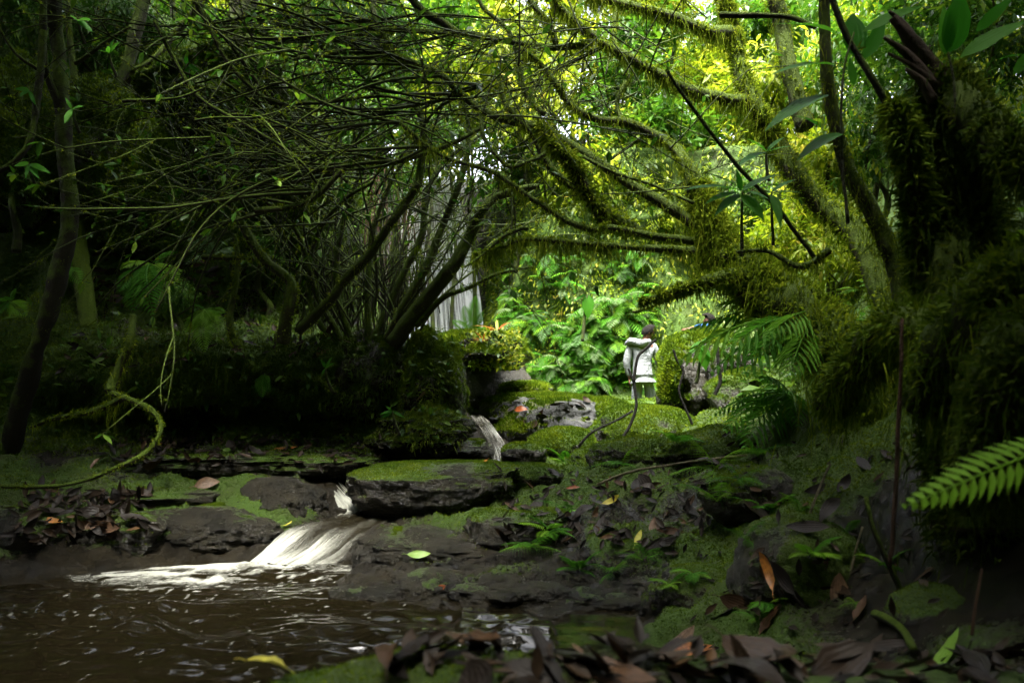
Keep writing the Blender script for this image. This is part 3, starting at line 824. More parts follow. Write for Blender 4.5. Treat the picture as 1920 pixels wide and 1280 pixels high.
# the waterfall veil at the head of the gorge
def ff(u, v): return .85 + .20 * np.sin(u * 7 + 1) + .1 * v
wl = [(752, 330, 17.0), (750, 360, 16.75), (752, 430, 16.6), (758, 520, 16.5), (762, 625, 16.35), (765, 690, 16.1)]
wr = [(850, 330, 17.0), (858, 360, 16.75), (875, 430, 16.6), (895, 520, 16.5), (908, 625, 16.35), (915, 690, 16.1)]
sheet('waterfall', wl, wr, 160, 80, 141, M['fall'], .0, ff, 60)
# plunge pool behind the boulders
u_ = np.linspace(-2.6, 3.2, 60); v_ = np.linspace(9.0, 17, 70)
UX, VY = np.meshgrid(u_, v_, indexing='xy')
VZ = .84 + .01 * fbm(p3(UX * 5, VY * 5), 3, 151)
ii, jj = np.meshgrid(np.arange(69), np.arange(59), indexing='ij')
F = np.stack([ii * 60 + jj, ii * 60 + jj + 1, (ii + 1) * 60 + jj + 1, (ii + 1) * 60 + jj], -1).reshape(-1, 4)
o = link('plunge_pool_water', make_mesh('plunge_pool_water', np.stack([UX, VY, VZ], -1).reshape(-1, 3), [F], M['pool'], True, {'foam': np.zeros(UX.size)}))
o['kind'] = 'structure'

# ------------------------------------------------------------------ ray lookup: what stands behind a photo pixel
def build_bvh():
    V = np.concatenate(HITV)
    F = np.concatenate(HITF)
    P = [tuple(f) if f[2] != f[3] else (f[0], f[1], f[2]) for f in F.tolist()]
    return BVHTree.FromPolygons(V.tolist(), P)
BVH = build_bvh()
def hit(px, py):
    d = Vector(W(px, py, 1.0)) - Vector((0, 0, CZ))
    l, n, i, dist = BVH.ray_cast(Vector((0, 0, CZ)), d.normalized(), 60)
    if l is None: return None, None
    if n.dot(d) > 0: n = -n
    return np.array(l), np.array(n)
def drop(x, y, z=9.0):
    l, n, i, dist = BVH.ray_cast(Vector((x, y, z)), Vector((0, 0, -1)), 30)
    if l is None: return np.array([x, y, 0.]), np.array([0, 0, 1.])
    if n.z < 0: n = -n
    return np.array(l), np.array(n)
# ------------------------------------------------------------------ limbs and moss
def pxw(w, d): return w / FPX * d * 0.5

def moss_on(C, rad, fuzz, hang, fl, hl, seed, dense=1.0):
    """moss strands round a limb: short fuzz on its upper side, clumps hanging from below"""
    r = np.random.RandomState(seed)
    seg = np.linalg.norm(np.diff(C, axis=0), axis=1)
    length = seg.sum()
    T, N, B = frames(C)
    items = []
    def at(s):
        i = np.clip((s * (len(C) - 1)).astype(int), 0, len(C) - 2)
        f = (s * (len(C) - 1) - i)[:, None]
        return C[i] * (1 - f) + C[i + 1] * f, rad[i], N[i], B[i]
    n = int(fuzz * length * dense)
    if n:
        per = 9
        nt_ = max(4, int(n * 1.0 / per))
        s = r.rand(nt_)
        keep = fbm(p3(s * length * 3.0, 0 * s, seed), 2, seed) > (-.45 if fuzz < 1000 else -2)
        s = s[keep]; nt_ = len(s)
        c, rr, nn, bb = at(s)
        a = r.uniform(0, 2 * np.pi, nt_)
        d = nn * np.cos(a)[:, None] + bb * np.sin(a)[:, None]
        tr_ = np.clip(r.normal(.5, .2, nt_), 0, 1)
        tl_ = r.uniform(.5, 1.5, nt_)
        c, rr, d, tr_, tl_ = [np.repeat(x_, per, 0) for x_ in (c, rr, d, tr_, tl_)]
        n = len(c)
        c = c + r.normal(0, 1, c.shape) * (rr[:, None] * .12 + .003)
        d = norm(d + r.normal(0, .45, d.shape))
        items.append(strands(c + d * rr[:, None] * .9, d + np.array([0, 0, .25]), r.uniform(.5, 1.1, n) * fl * tl_, fl * .19 + .0025, .55, r, np.clip(tr_ + r.normal(0, .1, n), 0, 1)))
    nc = int(hang * length)
    if nc:
        s0 = r.rand(nc)
        per = r.randint(9, 27, nc) if fuzz < 100 else r.randint(12, 34, nc)
        s = np.repeat(s0, per) + r.normal(0, .022 / max(length, .1), per.sum())
        s = np.clip(s, 0, .999)
        n = len(s)
        c, rr, nn, bb = at(s)
        L = np.repeat(r.gamma(2.2, .45, nc) * hl, per) * r.uniform(.35, 1.1, n)
        d = r.normal(0, .45, (n, 3)); d[:, 2] = -1
        off = r.normal(0, 1, (n, 3)) * rr[:, None] * .7
        items.append(strands(c + off, d, L, r.uniform(.0025, .006, n), 1.2, r, np.clip(r.normal(.5, .22, n), 0, 1)))
    return merge(items) if items else None

SEED = [500]
def limb(root, name, pts, w0, w1, mat='bark_moss', fuzz=0, hang=0, fl=.03, hl=.10, m=9, rough=.14, parent=None, n=None, world=False, mossmat='hang_moss', label=None):
    SEED[0] += 1
    P = np.array(pts, float) if world else np.array([W(*p) for p in pts])
    C = spline(P, n or max(10, len(P) * 7))
    sd_ = SEED[0]
    C = C + .012 * np.stack([fbm(C * 3 + 10 * k, 2, sd_ + k) for k in range(3)], -1) * (np.arange(len(C)) > 1)[:, None]
    dd_ = C[:, 1]
    rad = np.linspace(w0, w1, len(C)) if world else pxw(np.linspace(w0, w1, len(C)), dd_)
    V, q, t = tube(C, rad, m, rough, sd_)
    o = part(name, V, [q, t], M[mat], root, True, None, None, parent)
    if label: o['label'] = label
    mm = moss_on(C, rad, fuzz, hang, fl, hl, sd_)
    if mm:
        part('moss', mm[0], [mm[1], mm[2]], M[mossmat], root, False, mm[3], 'stuff', o)
    return C, rad, o

def grow(start, d, length, rad, depth, r, out, leaves, curl=.55, lift=0.0, kids=3, bias=None):
    curl *= .55
    """a wandering twig with side twigs; out collects centre lines, leaves collects tips"""
    n = max(5, int(length / .10))
    C = [np.array(start)]
    d = norm(np.array(d, float))
    wob = r.normal(0, curl, 3)
    for k in range(n):
        wob = wob * .82 + r.normal(0, curl * .55, 3)
        d = norm(d + (wob + np.array([0, 0, lift]) + (bias if bias is not None else 0)) * .16)
        C.append(C[-1] + d * length / n)
    C = np.array(C)
    out.append((C, np.linspace(rad, rad * .35, len(C))))
    leaves.append((C[-1], d))
    if depth > 0:
        for k in range(kids):
            i = r.randint(max(1, n // 6), n)
            dd_ = norm(C[min(i + 1, n)] - C[i - 1])
            s = norm(np.cross(dd_, r.normal(0, 1, 3)))
            grow(C[i], dd_ + s * r.uniform(.5, 1.1), length * r.uniform(.4, .75), max(.0022, rad * .6), depth - 1, r, out, leaves, curl / .55, lift, kids, bias)

def twig_part(root, twigs, name='twigs', mat='bark_thin', hangm=0.0, seed=1, leaves=None, leaf_len=.08, leaf_mat_='leaf_mid', parent=None, per=3):
    items = []
    for C, rad in twigs:
        V, q, t = tube(C, rad, 4, 0, 0)
        items.append((V, q, t, {}))
    V, q, t, a = merge(items)
    o = part(name, V, [q, t], M[mat], root, True, None, 'stuff', parent)
    if hangm:
        ms = []
        for k, (C, rad) in enumerate(twigs):
            x = moss_on(C, rad, 60 * hangm, 2.0 * hangm, .018, .06, seed + k)
            if x: ms.append(x)
        if ms:
            V, q, t, a = merge(ms)
            part('moss', V, [q, t], M['hang_moss'], root, False, a, 'stuff', o)
    if leaves:
        r = np.random.RandomState(seed + 99)
        P = np.repeat(np.array([l[0] for l in leaves]), per, 0)
        D = np.repeat(np.array([l[1] for l in leaves]), per, 0)
        D = norm(D + r.normal(0, .7, D.shape)); D[:, 2] -= .15
        U = np.tile([0, 0, 1.0], (len(P), 1)) + r.normal(0, .35, P.shape)
        s = scatter(LEAF3, P, D, U, r.uniform(.6, 1.3, len(P)) * leaf_len, 1.0, r)
        part('foliage', s[0], [s[1]], M[leaf_mat_], root, True, {'rnd': s[3]['rnd']}, 'stuff', o)
    return o
LEAF3 = leaf_template(3, .40, .12, .18)

def root_at(px, py, d): return W(px, py, d)

# --- the mossy tree that leans out over the stream from the right bank
A = thing('mossy_tree', 'moss draped tree leaning over the stream from the right bank with fanned branches', 'tree', W(1660, 850, 5.0))
limb(A, 'trunk', [(1660, 850, 5.0), (1600, 700, 5.2), (1500, 590, 5.6), (1405, 520, 5.9), (1345, 460, 6.05), (1325, 400, 6.1), (1312, 345, 6.15)], 140, 24, fuzz=8000, hang=240, fl=.06, hl=.16, m=14, rough=.3, n=60)
limb(A, 'branch', [(1345, 455, 6.05), (1290, 412, 6.1), (1240, 380, 6.15), (1180, 345, 6.2), (1115, 300, 6.25), (1055, 262, 6.3), (1005, 238, 6.3), (920, 215, 6.35), (865, 178, 6.4), (830, 142, 6.4), (780, 120, 6.45), (740, 102, 6.5), (722, 70, 6.5), (700, 30, 6.6)], 23, 8, fuzz=420, hang=22, hl=.08, n=80, m=10)
limb(A, 'branch', [(1312, 350, 6.15), (1285, 305, 6.2), (1262, 275, 6.3), (1215, 248, 6.3), (1170, 228, 6.3), (1118, 222, 6.3), (1070, 196, 6.3), (1040, 155, 6.3), (1010, 116, 6.3), (975, 90, 6.3)], 24, 8, fuzz=500, hang=38, hl=.10, n=60)
limb(A, 'branch', [(1300, 452, 6.0), (1210, 440, 5.95), (1145, 426, 5.9), (1115, 430, 5.9), (1065, 415, 5.9), (1020, 386, 5.9), (960, 346, 5.9), (920, 321, 5.9), (850, 300, 5.95), (805, 275, 6.0), (750, 230, 6.0)], 15, 7, fuzz=420, hang=24, hl=.09, n=64)
limb(A, 'branch', [(1280, 455, 6.1), (1210, 440, 6.2), (1165, 405, 6.25), (1115, 378, 6.3), (1060, 340, 6.3), (1025, 300, 6.3), (1000, 255, 6.3), (965, 220, 6.3), (945, 190, 6.35), (935, 145, 6.4)], 17, 10, fuzz=420, hang=22, hl=.09, n=60)
limb(A, 'branch', [(1300, 470, 5.95), (1165, 463, 5.8), (1080, 456, 5.75), (990, 450, 5.7), (940, 466, 5.7), (885, 475, 5.7)], 16, 5, fuzz=700, hang=72, hl=.13, n=40)
limb(A, 'branch', [(1180, 430, 6.15), (1130, 400, 6.0), (1095, 350, 5.95), (1075, 310, 5.9), (1040, 270, 5.9), (1015, 235, 5.95)], 34, 14, fuzz=1900, hang=25, fl=.06, hl=.08, n=40)
limb(A, 'branch', [(910, 235, 6.35), (865, 262, 6.3), (810, 284, 6.3), (740, 302, 6.3), (670, 306, 6.3), (640, 322, 6.3), (600, 360, 6.3), (560, 385, 6.3), (480, 395, 6.35)], 9, 12, fuzz=120, hang=6, hl=.05, n=50)
limb(A, 'branch', [(1020, 215, 6.3), (985, 175, 6.35), (972, 120, 6.4), (955, 60, 6.5), (905, 10, 6.6), (890, -40, 6.7)], 11, 7, fuzz=150, hang=8, hl=.06, n=40)
limb(A, 'branch', [(1040, 275, 6.2), (1015, 292, 6.15), (990, 302, 6.1), (955, 312, 6.1), (925, 285, 6.1), (905, 250, 6.1), (900, 200, 6.2)], 8, 7, fuzz=150, hang=8, hl=.06, n=40)
limb(A, 'branch', [(990, 426, 5.7), (945, 446, 5.7), (905, 476, 5.65), (870, 500, 5.6)], 8, 4, fuzz=250, hang=12, hl=.06)
limb(A, 'branch', [(1240, 258, 6.3), (1275, 290, 6.2), (1290, 330, 6.1), (1300, 380, 6.1)], 12, 14, fuzz=500, hang=35, hl=.12)
limb(A, 'branch', [(1350, 480, 5.9), (1420, 500, 5.8), (1500, 540, 5.6), (1580, 590, 5.4)], 30, 26, fuzz=1500, hang=80, fl=.05, hl=.14)
limb(A, 'branch', [(1400, 515, 5.8), (1320, 530, 5.7), (1260, 550, 5.7), (1200, 565, 5.7)], 34, 5, fuzz=1500, hang=80, fl=.05, hl=.07)
limb(A, 'branch', [(1085, 290, 6.2), (1150, 322, 6.1), (1230, 350, 6.0), (1300, 380, 5.9)], 6, 6, fuzz=200, hang=9, hl=.06)
limb(A, 'branch', [(1170, 228, 6.3), (1158, 190, 6.4), (1180, 130, 6.5), (1150, 70, 6.6), (1160, 0, 6.7)], 9, 6, fuzz=250, hang=22, hl=.1)
tw, lv = [], []
r = np.random.RandomState(11)
for px, py, d in [(740, 102, 6.5), (722, 70, 6.5), (830, 142, 6.4), (865, 178, 6.4), (750, 230, 6.0), (805, 275, 6.0), (670, 306, 6.3), (640, 322, 6.3), (600, 360, 6.3), (780, 120, 6.45), (700, 40, 6.6), (740, 302, 6.3), (905, 160, 6.4), (560, 385, 6.3)]:
    for k in range(3):
        grow(W(px, py, d), (-1.0, r.uniform(-.35, .6), r.uniform(-.30, .35)), r.uniform(1.1, 2.5), r.uniform(.011, .018), 2, r, tw, lv, .62, -.03, 2, np.array([-.12, 0, 0]))
for px, py, d in [(1055, 262, 6.3), (1115, 300, 6.25), (960, 346, 5.9), (1070, 196, 6.3), (1010, 116, 6.3), (1000, 255, 6.3), (1215, 248, 6.3)]:
    for k in range(2):
        grow(W(px, py, d), (r.uniform(-1, .3), r.uniform(-.3, .7), r.uniform(-.5, .9)), r.uniform(.4, 1.0), .008, 1, r, tw, lv, .5, 0, 3)
for k in range(60):
    grow(W(r.uniform(880, 1340), r.uniform(0, 400), r.uniform(5.8, 7.6)), (r.uniform(-1, .8), r.uniform(-.3, .3), r.uniform(-.6, .6)), r.uniform(.5, 1.5), r.uniform(.005, .009), 1, r, tw, lv, .45, 0, 3)
twig_part(A, tw, seed=21, hangm=.42, leaves=[l for i, l in enumerate(lv) if i % 2 == 0], leaf_len=.085, per=3)

# --- the straight mossy tree behind it
Bt = thing('mossy_tree', 'slender mossy tree bending up and out of view above the seedlings', 'tree', W(1700, 760, 5.6))
limb(Bt, 'trunk', [(1700, 760, 5.6), (1660, 560, 5.9), (1600, 435, 6.2), (1540, 382, 6.4), (1490, 325, 6.5), (1455, 265, 6.6), (1430, 222, 6.6), (1396, 150, 6.7), (1376, 60, 6.8), (1358, 0, 6.8), (1340, -60, 6.9)], 50, 20, fuzz=2400, hang=48, fl=.045, hl=.13, n=80, m=12)
limb(Bt, 'branch', [(1400, 188, 6.65), (1345, 184, 6.5), (1280, 167, 6.4), (1240, 142, 6.3), (1190, 115, 6.3), (1140, 85, 6.3), (1090, 48, 6.3), (1050, 15, 6.3), (1030, -20, 6.3)], 24, 12, fuzz=900, hang=64, hl=.12, fl=.035, n=60)
limb(Bt, 'branch', [(1375, 60, 6.8), (1330, 62, 6.6), (1280, 40, 6.5), (1210, 18, 6.4), (1140, 0, 6.4), (1100, -20, 6.4)], 28, 12, fuzz=900, hang=64, hl=.12, fl=.035, n=50)
limb(Bt, 'branch', [(1110, 80, 6.3), (1080, 86, 6.35), (1010, 87, 6.4), (940, 75, 6.4), (855, 63, 6.45), (765, 57, 6.5), (640, 57, 6.6), (540, 75, 6.6), (450, 50, 6.6)], 14, 6, fuzz=260, hang=14, hl=.07, n=60)
limb(Bt, 'branch', [(860, 65, 6.45), (835, 45, 6.5), (800, 25, 6.5), (775, 0, 6.5), (760, -30, 6.5)], 15, 18, mat='bark_dark', n=30)
limb(Bt, 'branch', [(1042, 82, 6.35), (1030, 45, 6.4), (1005, 15, 6.4), (985, -20, 6.5)], 12, 10, fuzz=600, hang=32, hl=.09)
limb(Bt, 'branch', [(1510, 240, 6.2), (1480, 140, 6.3), (1468, 60, 6.4), (1450, -20, 6.4)], 34, 30, fuzz=900, hang=32, fl=.04)
limb(Bt, 'branch', [(1350, 28, 5.6), (1420, 30, 5.5), (1480, 33, 5.4), (1530, 52, 5.3)], 12, 9, mat='bark_dark', n=30)
tw, lv = [], []
r = np.random.RandomState(12)
for px, py, d in [(940, 75, 6.4), (855, 63, 6.45), (765, 57, 6.5), (640, 57, 6.6), (540, 75, 6.6), (450, 50, 6.6), (800, 25, 6.5), (1090, 48, 6.3), (1140, 85, 6.3)]:
    for k in range(3):
        grow(W(px, py, d), (r.uniform(-1, -.2), r.uniform(-.4, .7), r.uniform(-.6, .3)), r.uniform(.6, 1.6), .010, 2, r, tw, lv, .55, -.05, 3)
twig_part(Bt, tw, seed=22, hangm=.5, leaves=[l for i, l in enumerate(lv) if i % 3 == 0], leaf_len=.08, per=2)

# --- trunks and stems close on the right
Ct = thing('dark_tree', 'thin dark tree in front of the long leaved seedlings on the right', 'tree', W(1720, 640, 4.0))
limb(Ct, 'trunk', [(1720, 700, 4.0), (1682, 505, 4.1), (1660, 450, 4.1), (1630, 390, 4.1), (1596, 326, 4.1), (1570, 250, 4.1), (1552, 165, 4.1), (1545, 60, 4.1), (1550, -40, 4.1)], 42, 18, mat='bark_moss', fuzz=500, hang=26, hl=.09, n=70)
limb(Ct, 'branch', [(1672, 215, 3.7), (1660, 188, 3.7), (1620, 122, 3.7), (1586, 62, 3.7), (1560, 0, 3.7), (1550, -40, 3.7)], 14, 12, mat='bark_dark', fuzz=60, hl=.05, n=40)
limb(Ct, 'branch', [(1530, 486, 5.0), (1470, 410, 5.0), (1410, 340, 5.0), (1345, 262, 5.0), (1280, 175, 5.0), (1250, 130, 5.0)], 9, 6, mat='bark_dark', fuzz=40, n=40)
limb(Ct, 'branch', [(1555, 470, 4.2), (1500, 500, 4.2), (1440, 470, 4.3), (1380, 470, 4.4)], 14, 6, fuzz=500, hang=20, hl=.06)

Dt = thing('stump_tree', 'broken moss buried tree with a splintered stub above the right bank', 'tree', W(1850, 1000, 3.2))
limb(Dt, 'trunk', [(1850, 1000, 3.2), (1830, 800, 3.3), (1815, 560, 3.4), (1800, 360, 3.5), (1790, 230, 3.5), (1770, 150, 3.5)], 190, 78, fuzz=9000, hang=140, fl=.055, hl=.10, m=16, rough=.35, n=70, mossmat='moss_dim')
C, rad, stub = limb(Dt, 'broken_stub', [(1790, 190, 3.5), (1755, 135, 3.48), (1715, 85, 3.46), (1672, 32, 3.45)], 60, 16, mat='wood_dead', fuzz=120, hang=2, rough=.35, n=30)
for k, (a, b_) in enumerate([((1740, 150, 3.44), (1655, 72, 3.42)), ((1760, 165, 3.42), (1668, 98, 3.42)), ((1730, 100, 3.5), (1668, 20, 3.46)), ((1750, 190, 3.42), (1700, 130, 3.4))]):
    limb(Dt, 'splinter', [a, tuple((np.array(a) + np.array(b_)) / 2 + np.array([4, -6, 0])), b_], 22, 5, mat='wood_dead', n=12, m=6, parent=stub, rough=.3)
limb(Dt, 'branch', [(1740, 640, 3.5), (1735, 500, 3.5), (1725, 400, 3.45), (1705, 300, 3.4), (1690, 230, 3.4), (1672, 205, 3.45)], 60, 20, fuzz=3600, hang=60, fl=.06, hl=.08, m=12, rough=.4, n=50, mossmat='moss')
limb(Dt, 'branch', [(1930, 330, 3.0), (1860, 250, 3.2), (1800, 180, 3.4)], 60, 60, fuzz=3000, hang=60, fl=.05, hl=.09, m=12, rough=.35, mossmat='moss_dim')
limb(Dt, 'root', [(1830, 720, 3.2), (1760, 640, 3.3), (1690, 620, 3.5), (1600, 690, 3.9), (1560, 760, 4.2)], 110, 60, fuzz=7500, hang=90, fl=.05, hl=.12, m=14, rough=.35, n=50, mossmat='moss')
limb(Dt, 'root', [(1960, 520, 2.7), (1880, 560, 2.8), (1800, 640, 3.0), (1740, 760, 3.2)], 150, 90, fuzz=9000, hang=110, fl=.05, hl=.12, m=14, rough=.35, n=50, mossmat='moss')
limb(Dt, 'root', [(1960, 620, 2.5), (1900, 760, 2.6), (1860, 900, 2.8)], 170, 130, fuzz=9000, hang=90, fl=.045, hl=.10, m=14, rough=.35, n=40, mossmat='moss_dim')

# thin stems standing or hanging in front of the right bank
def stem(name, label, cat, pts, w0, w1, mat='bark_dark', **kw):
    t_ = thing(name, label, cat, W(*pts[0]))
    limb(t_, 'stem', pts, w0, w1, mat=mat, **kw)
    return t_
stem('hanging_vine', 'straight reddish vine hanging in front of the right bank', 'vine', [(1668, 1060, 3.0), (1675, 950, 3.0), (1680, 820, 3.0), (1688, 700, 3.0), (1690, 600, 3.05)], 8, 7, 'root_brown', n=30)
stem('dead_stick', 'dark stick leaning against the mossy rock face', 'stick', [(1708, 1165, 3.2), (1675, 1080, 3.2), (1640, 1000, 3.2), (1625, 930, 3.25)], 13, 9, n=24)
stem('dead_stick', 'pale thin twig slanting over the right mossy slope', 'twig', [(1482, 1048, 3.9), (1505, 1000, 3.95), (1530, 930, 4.0), (1556, 870, 4.1)], 6, 4, 'twig_pale', n=24)
stem('dead_stick', 'pale stalk hanging beside the wide brown leaf', 'twig', [(1590, 1110, 3.6), (1600, 1060, 3.6), (1620, 990, 3.6)], 6, 4, 'twig_pale', n=18)
stem('dead_stick', 'long thin reed lying across the ferns of the right bank', 'twig', [(1120, 908, 5.4), (1180, 885, 5.4), (1290, 868, 5.4), (1400, 852, 5.5)], 5, 4, 'twig_pale', n=20)
stem('dead_stick', 'thin brown twig poking up at the lower right corner', 'twig', [(1822, 1190, 2.4), (1832, 1130, 2.4), (1845, 1068, 2.45)], 6, 4, 'root_brown', n=14)
stem('dead_stick', 'thick dark root lying on the lower right bank', 'root', [(1640, 1150, 3.1), (1690, 1180, 2.9), (1715, 1215, 2.7)], 18, 14, n=16)
G = thing('sapling', 'crooked dark bare sapling in front of the person in white', 'sapling', W(1157, 865, 7.9))
limb(G, 'stem', [(1157, 865, 7.9), (1165, 825, 7.9), (1182, 795, 7.9), (1193, 760, 7.9), (1188, 715, 7.9), (1195, 672, 7.9), (1212, 655, 7.9), (1230, 638, 7.9)], 6, 5, mat='stick', n=50)
limb(G, 'branch', [(1082, 842, 7.6), (1110, 812, 7.6), (1150, 790, 7.7), (1186, 770, 7.8)], 5, 4, mat='stick', n=30)
limb(G, 'branch', [(1188, 715, 7.9), (1182, 700, 7.9), (1178, 690, 7.9)], 6, 3, mat='stick', n=10)
G2 = thing('sapling', 'thin dark bare stems twisting over the tall draped boulder', 'sapling', W(1300, 800, 8.0))
limb(G2, 'stem', [(1300, 800, 8.0), (1275, 740, 8.0), (1278, 715, 8.0), (1282, 695, 8.0), (1270, 675, 8.0), (1262, 655, 8.0)], 5, 4, mat='stick', n=40)
limb(G2, 'stem', [(1340, 740, 8.0), (1350, 715, 8.0), (1345, 680, 8.0), (1342, 640, 8.0)], 7, 6, mat='stick', n=40)
G3 = thing('sapling', 'drooping mossy bough beside the head of the person in white', 'branch', W(1250, 560, 8.4))
limb(G3, 'branch', [(1275, 525, 8.2), (1262, 550, 8.3), (1225, 572, 8.4), (1185, 585, 8.4)], 12, 6, fuzz=300, hang=8, hl=.05)

# --- left side
L1 = thing('dark_tree', 'bare dark trunk leaning at the left edge before the mossy cliff', 'tree', W(20, 860, 6.9))
limb(L1, 'trunk', [(10, 880, 6.9), (35, 770, 6.8), (68, 655, 6.7), (96, 565, 6.7), (121, 475, 6.7), (131, 375, 6.7), (120, 250, 6.7), (110, 125, 6.7), (100, 0, 6.7), (95, -60, 6.7)], 34, 26, mat='bark_dark', fuzz=140, fl=.02, m=14, n=110, rough=.22)
limb(L1, 'branch', [(118, 220, 6.7), (84, 120, 6.55), (82, 40, 6.5), (84, -30, 6.5)], 14, 12, mat='bark_dark', n=30)
limb(L1, 'branch', [(-20, 330, 6.3), (30, 300, 6.3), (56, 262, 6.35), (70, 180, 6.4), (82, 60, 6.45)], 10, 14, mat='bark_dark', n=40)
limb(L1, 'branch', [(112, 160, 6.7), (70, 130, 6.5), (30, 100, 6.4), (-10, 40, 6.4)], 9, 5, mat='bark_dark', n=30)
L2 = thing('forked_tree', 'forked mossy tree standing against the left cliff', 'tree', W(165, 640, 8.6))
limb(L2, 'trunk', [(165, 660, 8.2), (160, 560, 8.4), (145, 440, 8.7), (150, 350, 8.7), (168, 290, 8.7), (184, 238, 8.7)], 32, 34, fuzz=420, hang=8, fl=.025, hl=.05, n=50, m=12, mat='bark_dark')
limb(L2, 'branch', [(184, 240, 8.7), (165, 212, 8.7), (150, 190, 8.7), (136, 125, 8.7), (130, 40, 8.7), (136, -40, 8.7)], 14, 12, fuzz=200, hang=3, hl=.04, n=40)
limb(L2, 'branch', [(184, 240, 8.7), (210, 206, 8.7), (234, 142, 8.7), (250, 76, 8.7), (266, 10, 8.7), (275, -40, 8.7)], 26, 22, fuzz=300, hang=6, hl=.05, n=40)
limb(L2, 'branch', [(236, 140, 8.7), (290, 110, 8.7), (330, 60, 8.8), (380, 0, 8.8), (400, -40, 8.8)], 10, 16, fuzz=200, hang=3, n=40)
limb(L2, 'branch', [(145, 440, 8.7), (158, 500, 8.5), (160, 600, 8.4), (150, 700, 8.4)], 8, 7, fuzz=100, n=30)
limb(L2, 'branch', [(140, 120, 8.7), (200, 80, 8.6), (245, 50, 8.5)], 8, 6, n=20)
L3 = thing('background_tree', 'stout dark trunk rising from the ledge above the black hollow', 'tree', W(440, 190, 11.5))
limb(L3, 'trunk', [(440, 200, 11.5), (446, 130, 11.5), (452, 60, 11.5), (462, -40, 11.5)], 52, 48, mat='bark_dark', fuzz=60, m=12, n=30)
for k, (x0, x1, wd, d, lb) in enumerate([(172, 178, 12, 9.5, 'thin upright trunk in the foliage above the left cliff'), (560, 575, 14, 12.5, 'slim trunk right of the stout dark trunk'), (330, 318, 12, 11.0, 'slim dark trunk left of the stout dark trunk'), (690, 700, 14, 13.0, 'slim upright trunk above the waterfall')]):
    t_ = thing('background_tree', lb, 'tree', W(x0, 260, d))
    limb(t_, 'trunk', [(x0, 330, d), ((x0 + x1) / 2 + 6, 140, d), (x1, -60, d)], wd, wd * .8, mat='bark_dark', fuzz=80, n=24)

# --- the many stemmed shrub on the left bank corner
Sh = thing('arching_shrub', 'many stemmed mossy shrub arching from the left bank corner', 'shrub', W(735, 660, 7.7))
for pts, w0, w1, fz in [
        ([(560, 620, 7.4), (620, 560, 7.2), (642, 530, 7.2), (690, 480, 7.1), (730, 425, 7.0), (765, 375, 7.0), (783, 345, 7.0), (790, 300, 7.0), (795, 250, 7.0), (780, 200, 7.0)], 20, 12, 420),
        ([(735, 645, 7.6), (775, 590, 7.5), (815, 540, 7.4), (855, 490, 7.3), (880, 440, 7.3), (900, 400, 7.2), (930, 370, 7.2), (985, 352, 7.1), (1010, 350, 7.1)], 34, 10, 420),
        ([(720, 650, 7.7), (760, 565, 7.6), (800, 500, 7.6), (830, 425, 7.6), (855, 360, 7.5), (875, 300, 7.5), (880, 240, 7.5), (870, 180, 7.5)], 20, 7, 240),
        ([(780, 610, 7.5), (830, 560, 7.4), (880, 540, 7.3), (930, 515, 7.2), (1000, 500, 7.2)], 12, 4, 240),
        ([(700, 640, 7.8), (745, 540, 7.8), (790, 440, 7.8), (800, 360, 7.8), (840, 300, 7.8), (905, 250, 7.8)], 16, 6, 160),
        ([(690, 650, 7.8), (690, 540, 7.8), (700, 430, 7.8), (740, 330, 7.8), (800, 240, 7.8)], 14, 6, 160),
        ([(660, 640, 7.8), (630, 540, 7.8), (640, 430, 7.8), (670, 330, 7.8), (660, 220, 7.8)], 13, 6, 160),
        ([(640, 640, 7.7), (590, 540, 7.7), (560, 440, 7.6), (500, 380, 7.5), (440, 330, 7.4)], 13, 5, 160),
        ([(620, 640, 7.7), (580, 560, 7.7), (590, 450, 7.7), (640, 380, 7.6), (700, 340, 7.5)], 12, 6, 160)]:
    limb(Sh, 'stem', pts, w0, w1, fuzz=fz, hang=4, fl=.025, hl=.05, n=60)
tw, lv = [], []
r = np.random.RandomState(13)
for k in range(44):
    px = r.uniform(540, 790)
    b0 = W(px, r.uniform(560, 650), r.uniform(7.5, 8.3))
    grow(b0, (r.uniform(-.7, .9), r.uniform(-.25, .25), 1.0), r.uniform(.9, 2.6), r.uniform(.007, .016), 1, r, tw, lv, .75, .0, 3)
for k in range(30):
    grow(W(r.uniform(560, 800), r.uniform(240, 420), r.uniform(6.6, 7.8)), (r.uniform(-1, .6), r.uniform(-.3, .3), r.uniform(-.2, .5)), r.uniform(.8, 1.8), .011, 2, r, tw, lv, .6, 0, 2)
twig_part(Sh, tw, seed=23, hangm=.30, leaves=[l for i, l in enumerate(lv) if i % 2 == 0], leaf_len=.09, per=3)
Hr = thing('hanging_roots', 'curtain of brown rootlets hanging in front of the waterfall', 'roots', W(750, 330, 9.2))
tw = []
for k in range(55):
    p = W(r.uniform(680, 800), r.uniform(280, 420), r.uniform(8.6, 9.8))
    ln = r.uniform(.5, 1.6)
    s = np.linspace(0, 1, 9)[:, None]
    tw.append((p + s * np.array([r.normal(0, .05), r.normal(0, .05), -ln]) + .02 * np.cumsum(r.normal(0, .5, (9, 3)), 0), np.full(9, r.uniform(.002, .0055))))
twig_part(Hr, tw, 'rootlets', 'root_brown')
Hs = thing('hanging_roots', 'dark mat of straight rootlets falling down the bank beside the shrub', 'roots', W(720, 480, 8.3))
tw = []
for k in range(260):
    p = W(r.uniform(590, 800), r.uniform(430, 540), r.uniform(8.0, 8.6))
    ln = r.uniform(.4, 1.1)
    s = np.linspace(0, 1, 8)[:, None]
    tw.append((p + s * np.array([r.normal(0, .08), r.normal(0, .05), -ln]) + .015 * np.cumsum(r.normal(0, .5, (8, 3)), 0), np.full(8, r.uniform(.002, .006))))
